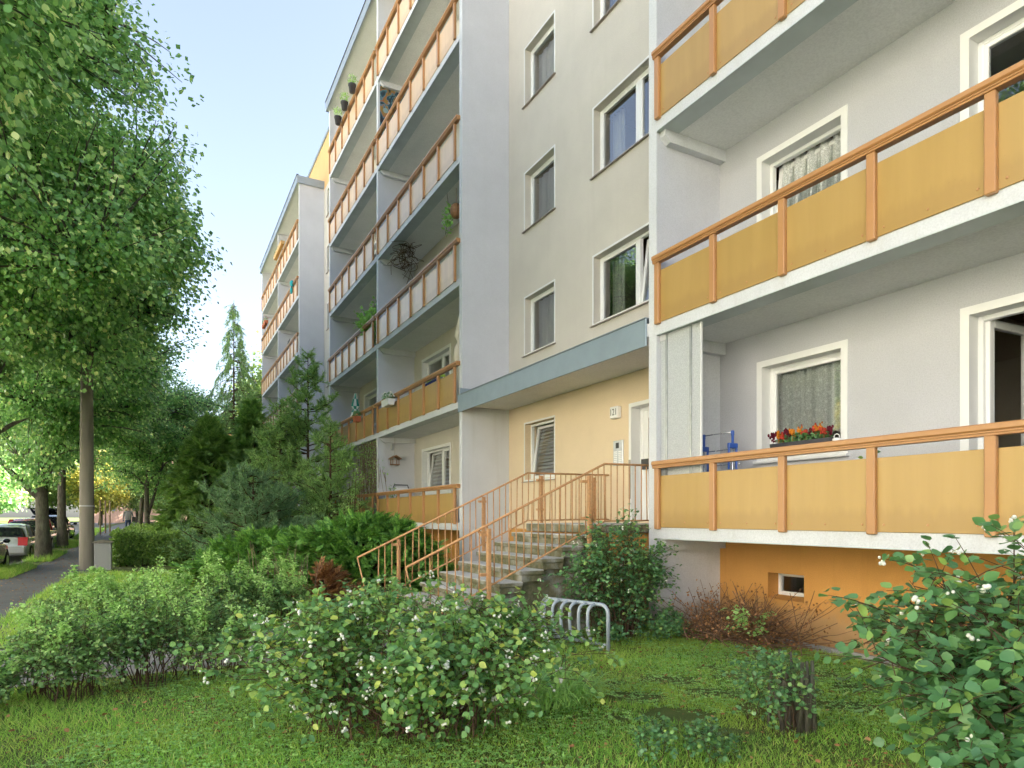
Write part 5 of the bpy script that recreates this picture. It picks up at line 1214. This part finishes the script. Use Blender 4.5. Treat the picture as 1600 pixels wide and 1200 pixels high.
# closed parasols
def parasol(loc, h, label, m1, m2=None, r=.11):
    x, y, z = loc; o = empty('closed_parasol', loc, label, 'parasol')
    mb = MB(); mb.tube([(x,y,z),(x,y,z+h)], .02, 8); mb.build('pole', M['white_plastic'], o, True)
    mb = MB(); mb.lathe([(.25,0),(.25,.05),(.05,.08)], 14, loc); mb.build('base', M['grey_pot'], o)
    n = 24; prof = [(.62,r*.9),(.66,r*1.25),(.74,r*1.0),(.78,r*.55),(.82,r*1.0),(.92,r*.6),(1.0,.02)]; mb = MB()
    for f, rr in prof:
        for j in range(n): a = 2*math.pi*j/n; q = rr*(1+.22*math.cos(a*8)); mb.v.append((x+q*math.cos(a), y+q*math.sin(a), z+h*(f*1.4-.4)))
    for i in range(len(prof)-1):
        for j in range(n): mb.f.append((i*n+j, i*n+(j+1) % n, (i+1)*n+(j+1) % n, (i+1)*n+j)); mb.m.append((i+j//3) % 2 if m2 else 0)
    mb.build('canopy', [m1, m2] if m2 else m1, o, not m2); return o
cream_c, green_c, white_c = plain('cream_cloth', (.66,.60,.48), .9), plain('green_cloth', (.03,.28,.22), .85), plain('white_cloth', (.72,.74,.72), .85)
parasol((6.45, 14.6, 4.25), 2.35, 'closed cream parasol on the first floor balcony', cream_c, None, .13)
parasol((6.35, 24.0, 4.25), 1.95, 'closed green and white parasol on the farther first floor balcony', green_c, white_c, .13)
# clothes airers
def airer(loc, label, c1, L_=.55, along=(0,1), h=1.15, seed=0):
    x, y, z = loc; ax, ay = along; o = empty('clothes_airer', loc, label, 'clothes airer')
    P = lambda u, v, k: (x+ax*u-ay*v, y+ay*u+ax*v, z+k)
    mb = MB()
    for u in (0, L_): mb.tube([P(u,-.18,0), P(u,0,.55), P(u,0,h)], .012, 6)
    for u in (0, L_): mb.tube([P(u,.18,0), P(u,0,.55)], .012, 6)
    mb.build('frame', M['steel'], o, True)
    for k, v in ((h,0),(h-.22,-.08),(h-.32,-.14),(h-.42,-.14),(h-.52,-.10),(.42,.05),(.30,.1),(.22,-.1)):
        mb = MB(); mb.tube([P(0,v,k), P(L_,v,k)], .008, 5); mb.build('rod', M['steel'], o, True)
    for u in (0, L_):
        mb = MB(); q = P(u,0,0); mb.box(q[0]-.018, q[0]+.018, q[1]-.018, q[1]+.018, z+h-.05, z+h+.02, .006); mb.box(q[0]-.012, q[0]+.012, q[1]-.012, q[1]+.012, z+h-.2, z+h-.05)
        for v in (-.07, .07):
            q = P(u,v,0); mb.box(q[0]-.013, q[0]+.013, q[1]-.013, q[1]+.013, z+h-.50, z+h-.2, .005)
        mb.build('joint', c1, o); mb = MB(); q = P(u,0,0); mb.box(q[0]-.085, q[0]+.085, q[1]-.02, q[1]+.02, z+h-.22, z+h-.15, .008); mb.build('joint', c1, o); mb = MB(); mb.box(q[0]-.05, q[0]+.05, q[1]-.03, q[1]+.03, z+.10, z+.42, .01)
        mb.build('joint', c1, o)
    return o
airer((6.72, 6.24, 1.47), 'blue and steel clothes airer folded on the ground floor balcony', M['blue_plastic'], .52, (0,1), 1.27)
airer((6.5, 15.9, 4.26), 'lime green clothes airer on the first floor balcony', plain('lime_plastic', (.35,.55,.08), .4), .9, (0,1), 1.25)
mb = MB(); mb.box(6.15, 6.22, 15.4, 16.1, 4.95, 5.14, .02); mb.ball((6.2,16.2,5.05), .10, 8, 6); tag(mb.build('blue_laundry', plain('navy_cloth', (.02,.03,.16), .9), None, org=(6.2, 15.8, 4.3)), 'dark blue laundry behind the first floor railing', 'laundry')
# textured glass screen at the balcony corner, ground floor right
t = NT('textured_acrylic'); v = t.n('ShaderNodeTexVoronoi', Scale=95.0); t.l(t.pos(), v.inputs['Vector'])
t.l(t.ramp(v.outputs['Distance'], [(.1,(.50,.52,.53)),(.7,(.84,.86,.87))]), t.b.inputs['Base Color']); t.b.inputs['Roughness'].default_value = .3; t.bump(v.outputs['Distance'], .7, .01)
trn = t.n('ShaderNodeBsdfTranslucent'); trn.inputs[0].default_value = (.7,.72,.72,1); mx = t.n('ShaderNodeMixShader'); mx.inputs[0].default_value = .35; t.l(t.b.outputs[0], mx.inputs[1]); t.l(trn.outputs[0], mx.inputs[2]); t.l(mx.outputs[0], t.o.inputs[0])
sc_ = empty('privacy_screen', (6.08, 6.55, 1.46), 'textured grey privacy screen at the corner of the ground floor balcony', 'screen')
mb = MB(); mb.box(6.075, 6.085, 6.17, 6.92, 1.47, 4.105); mb.build('pane', t.m, sc_)
for y in (6.34, 6.80):
    mb = MB(); mb.box(6.062, 6.074, y-.018, y+.018, 1.47, 4.10)
    for z in (2.5, 2.9, 3.3, 3.7): mb.ball((6.06, y, z), .008, 6, 4)
    mb.build('strip', M['galvanised'], sc_)
mb = MB(); mb.box(6.066, 6.094, 6.155, 6.17, 1.47, 4.10); mb.build('edge_profile', M['white_pvc'], sc_)
# flower box on the window ledge
fb_ = empty('flower_box', (7.13, 5.45, 2.447), 'dark flower box with red and orange blooms on the window ledge', 'flower box')
mb = MB(); mb.prism([(7.07,2.447),(7.22,2.447),(7.235,2.56),(7.055,2.56)], 1, 5.03, 5.92); mb.build('trough', M['grey_pot'], fb_)
leaves_obj(fb_, 'foliage', (7.14, 5.475, 2.60), (.10, .46, .075), 420, .05, 521, 'deep_leaf', T_OVAL, .6)
rs = np.random.RandomState(523); cols_ = ['maroon_petal','orange_petal','red_petal','maroon_petal','orange_petal','orange_petal','red_petal','maroon_petal','red_petal','orange_petal','red_petal','maroon_petal']
for i, cn in enumerate(cols_):
    y = 5.88-i*.073; x = 7.11+rs.uniform(-.04,.04); z = 2.64+rs.uniform(0,.05); mb = MB()
    for k in range(16): q = rs.normal(0, .020, 3); mb.ball((x+q[0], y+q[1], z+q[2]*1.4+.015), .014*(1.25-.2*abs(q[2]/.02)), 5, 4, (1,1,1.5))
    mb.tube([(x,y,z-.10),(x,y,z)], .004, 4); mb.build('blossom', M[cn], fb_)
wc = empty('watering_can', (7.08, 4.98, 2.447), 'small white watering can right of the flower box', 'watering can')
mb = MB(); mb.lathe([(.045,0),(.05,.09),(.03,.10)], 14, (7.10, 4.985, 2.447)); mb.build('body', M['white_plastic'], wc, True)
mb = MB(); mb.tube([(7.10+.045*math.cos(a)*0, 4.985+.035*math.cos(a), 2.56+.035*math.sin(a)) for a in np.linspace(-.4, 3.6, 12)], .006, 6); mb.build('handle', M['white_plastic'], wc, True)
# hanging bird house, wind chime, wicker lamp
bh = empty('bird_feeder', (6.45, 19.75, 3.27), 'small wooden bird feeder house hanging on the ground floor balcony', 'bird feeder')
mb = MB(); mb.prism([(6.30,3.42),(6.47,3.52),(6.64,3.42),(6.64,3.44),(6.47,3.545),(6.30,3.44)], 1, 19.58, 19.92); mb.build('roof', M['wood'], bh)
mb = MB(); mb.box(6.35, 6.59, 19.62, 19.88, 3.24, 3.265)
for sx_ in (6.37, 6.57):
    for sy_ in (19.64, 19.86): mb.box(sx_-.01, sx_+.01, sy_-.01, sy_+.01, 3.265, 3.43)
mb.build('tray', M['wood'], bh)
mb = MB(); mb.tube([(6.47,19.75,3.53),(6.47,19.75,4.1)], .003, 4); mb.build('cord', M['dry_twig'], bh)
mb = MB(); mb.box(6.38, 6.46, 19.85, 19.93, 3.72, 3.92, .01); mb.tube([(6.42,19.89,3.9),(6.42,19.89,4.11)], .004, 4); tag(mb.build('hanging_lantern', M['galvanised'], None, org=(6.42, 19.89, 3.72)), 'small grey lantern hanging above the bird feeder', 'lantern')
mb = MB(); mb.ball((6.4, 14.75, 9.15), .16, 10, 8, (1,1,1.2)); mb.tube([(6.4,14.75,9.3),(6.4,14.75,9.72)], .006, 4); tag(mb.build('wicker_lamp', M['wood'], None, org=(6.4, 14.75, 9.0)), 'round wicker lamp hanging on the second floor balcony', 'lamp')
# garden chair behind the ground floor railing
ch = empty('garden_chair', (6.55, 19.2, 1.455), 'white garden chair with dark back edge on the ground floor balcony', 'chair')
mb = MB(); mb.box(6.35, 6.80, 18.95, 19.45, 1.87, 1.90, .01); mb.build('seat', M['white_plastic'], ch)
mb = MB(); mb.box(6.35, 6.80, 19.44, 19.47, 2.1, 2.52, .01); mb.build('backrest', M['white_plastic'], ch)
mb = MB(); mb.tube([(6.33,19.46,2.5),(6.36,19.47,2.6),(6.79,19.47,2.6),(6.82,19.46,2.5)], .02, 6); mb.build('top_rail', M['black_plastic'], ch, True)
for xx in (6.37, 6.78):
    for yy, zt in ((18.98, 1.87), (19.455, 2.5)): mb = MB(); mb.tube([(xx,yy,1.457),(xx,yy,zt)], .015, 6); mb.build('leg', M['white_plastic'], ch)
# plants on the balconies
shrub('balcony_grass', (6.35, 21.5, 7.07), 34, .5, 1.75, 7, .10, 531, 'tall feathery grass plant on the second floor balcony', 'reed', T_BLADE, side=6, stem_r=.004, up=.8, cat='plant')
pot((6.35, 21.5, 7.07), .16, .26, 'terracotta', 'clay pot holding the tall feathery grass plant', 'reed', .2, 533)
leafy = empty('hanging_plant', (6.3, 15.1, 9.7), 'green trailing plant hanging from the third floor slab', 'plant'); leaves_obj(leafy, 'foliage', (6.3, 15.05, 9.05), (.12, .18, .42), 70, .10, 535, 'clover')
mb = MB(); mb.tube([(6.3,15.1,9.72),(6.32,15.0,9.2),(6.28,15.15,8.7)], .006, 4); mb.build('stem', M['twig'], leafy)
rs = np.random.RandomState(541); n = 70
c0 = np.array([6.45, 18.7, 9.45]); A = c0+rs.normal(0, .17, (n, 3))*np.array([.6,1.0,.9]); B = A+rs.normal(0, .35, (n, 3)); C = A+rs.normal(0, .22, (n, 3))*np.array([.7,1,1.3]); 
for q in (A, B, C): q[:, 2] = np.minimum(q[:, 2], 9.70)
o = np_obj('dried_vine', tubes(bez(A, B, C, 10), np.full((n, 10), .007), 4), M['twig'], None, tuple(c0), True); tag(o, 'tangle of dried vine hanging under the third floor slab', 'dried vine')
rs = np.random.RandomState(543); n = 130
A = np.stack([rs.uniform(6.02, 6.2, n), rs.uniform(20.2, 22.6, n), np.full(n, 4.08)], -1); C = A+np.stack([rs.normal(0, .1, n), rs.normal(-.15, .3, n), -rs.uniform(.8, 2.4, n)], -1); B = (A+C)/2+rs.normal(0, .15, (n, 3))
cv = empty('climbing_plant', (6.1, 21.4, 1.45), 'half dry climbing plant screening the farther ground floor balcony', 'climbing plant')
np_obj('stems', tubes(bez(A, B, C, 8), np.full((n, 8), .006), 4), M['dry_twig'], cv, (6.1, 21.4, 1.45), True)['kind'] = 'stuff'
u = rs.uniform(0, 1, 1500)[:, None]; li = rs.randint(0, n, 1500); P = A[li]*(1-u)+C[li]*u+rs.normal(0, .06, (1500, 3))
np_obj('foliage', scatter(P, rdir(1500, rs), rdir(1500, rs), rs.uniform(.03, .07, 1500), T_OVAL), M['shoot_leaf'], cv, (6.1, 21.4, 1.45))['kind'] = 'stuff'
pot((6.25, 20.35, 1.455), .12, .2, 'roller_green', 'green pot with plant on the farther ground floor balcony', 'hedge_leaf', .6, 551)
pot((6.12, 18.9, 1.455), .14, .26, 'terracotta', 'leafy potted plant behind the ground floor railing left of the stairs', 'hedge_leaf', .9, 552, n=220)
pot((6.2, 23.0, 4.26), .15, .28, 'terracotta', 'flowering pot beside the green and white parasol', 'deep_leaf', .75, 553, 'white_petal')
pot((6.2, 3.98, 1.455), .14, .26, 'terracotta', 'plant whose leaf tips peek over the right ground floor panels', 'deep_leaf', .55, 554, n=60)
tr_ = empty('wire_trellis', (6.4, 38.6, 9.86), 'bent dark wire trellis on a far block balcony', 'trellis')
for k in range(4): mb = MB(); mb.tube([(6.3,38.2+.25*k,9.9),(6.35,38.2+.27*k,10.9),(6.4,38.3+.2*k,11.7)], .012, 5); mb.build('wire', M['black_plastic'], tr_)
for z in (10.6, 11.0, 11.4): mb = MB(); mb.tube([(6.33,38.15,z),(6.37,39.1,z+.05)], .010, 5); mb.build('wire', M['black_plastic'], tr_)
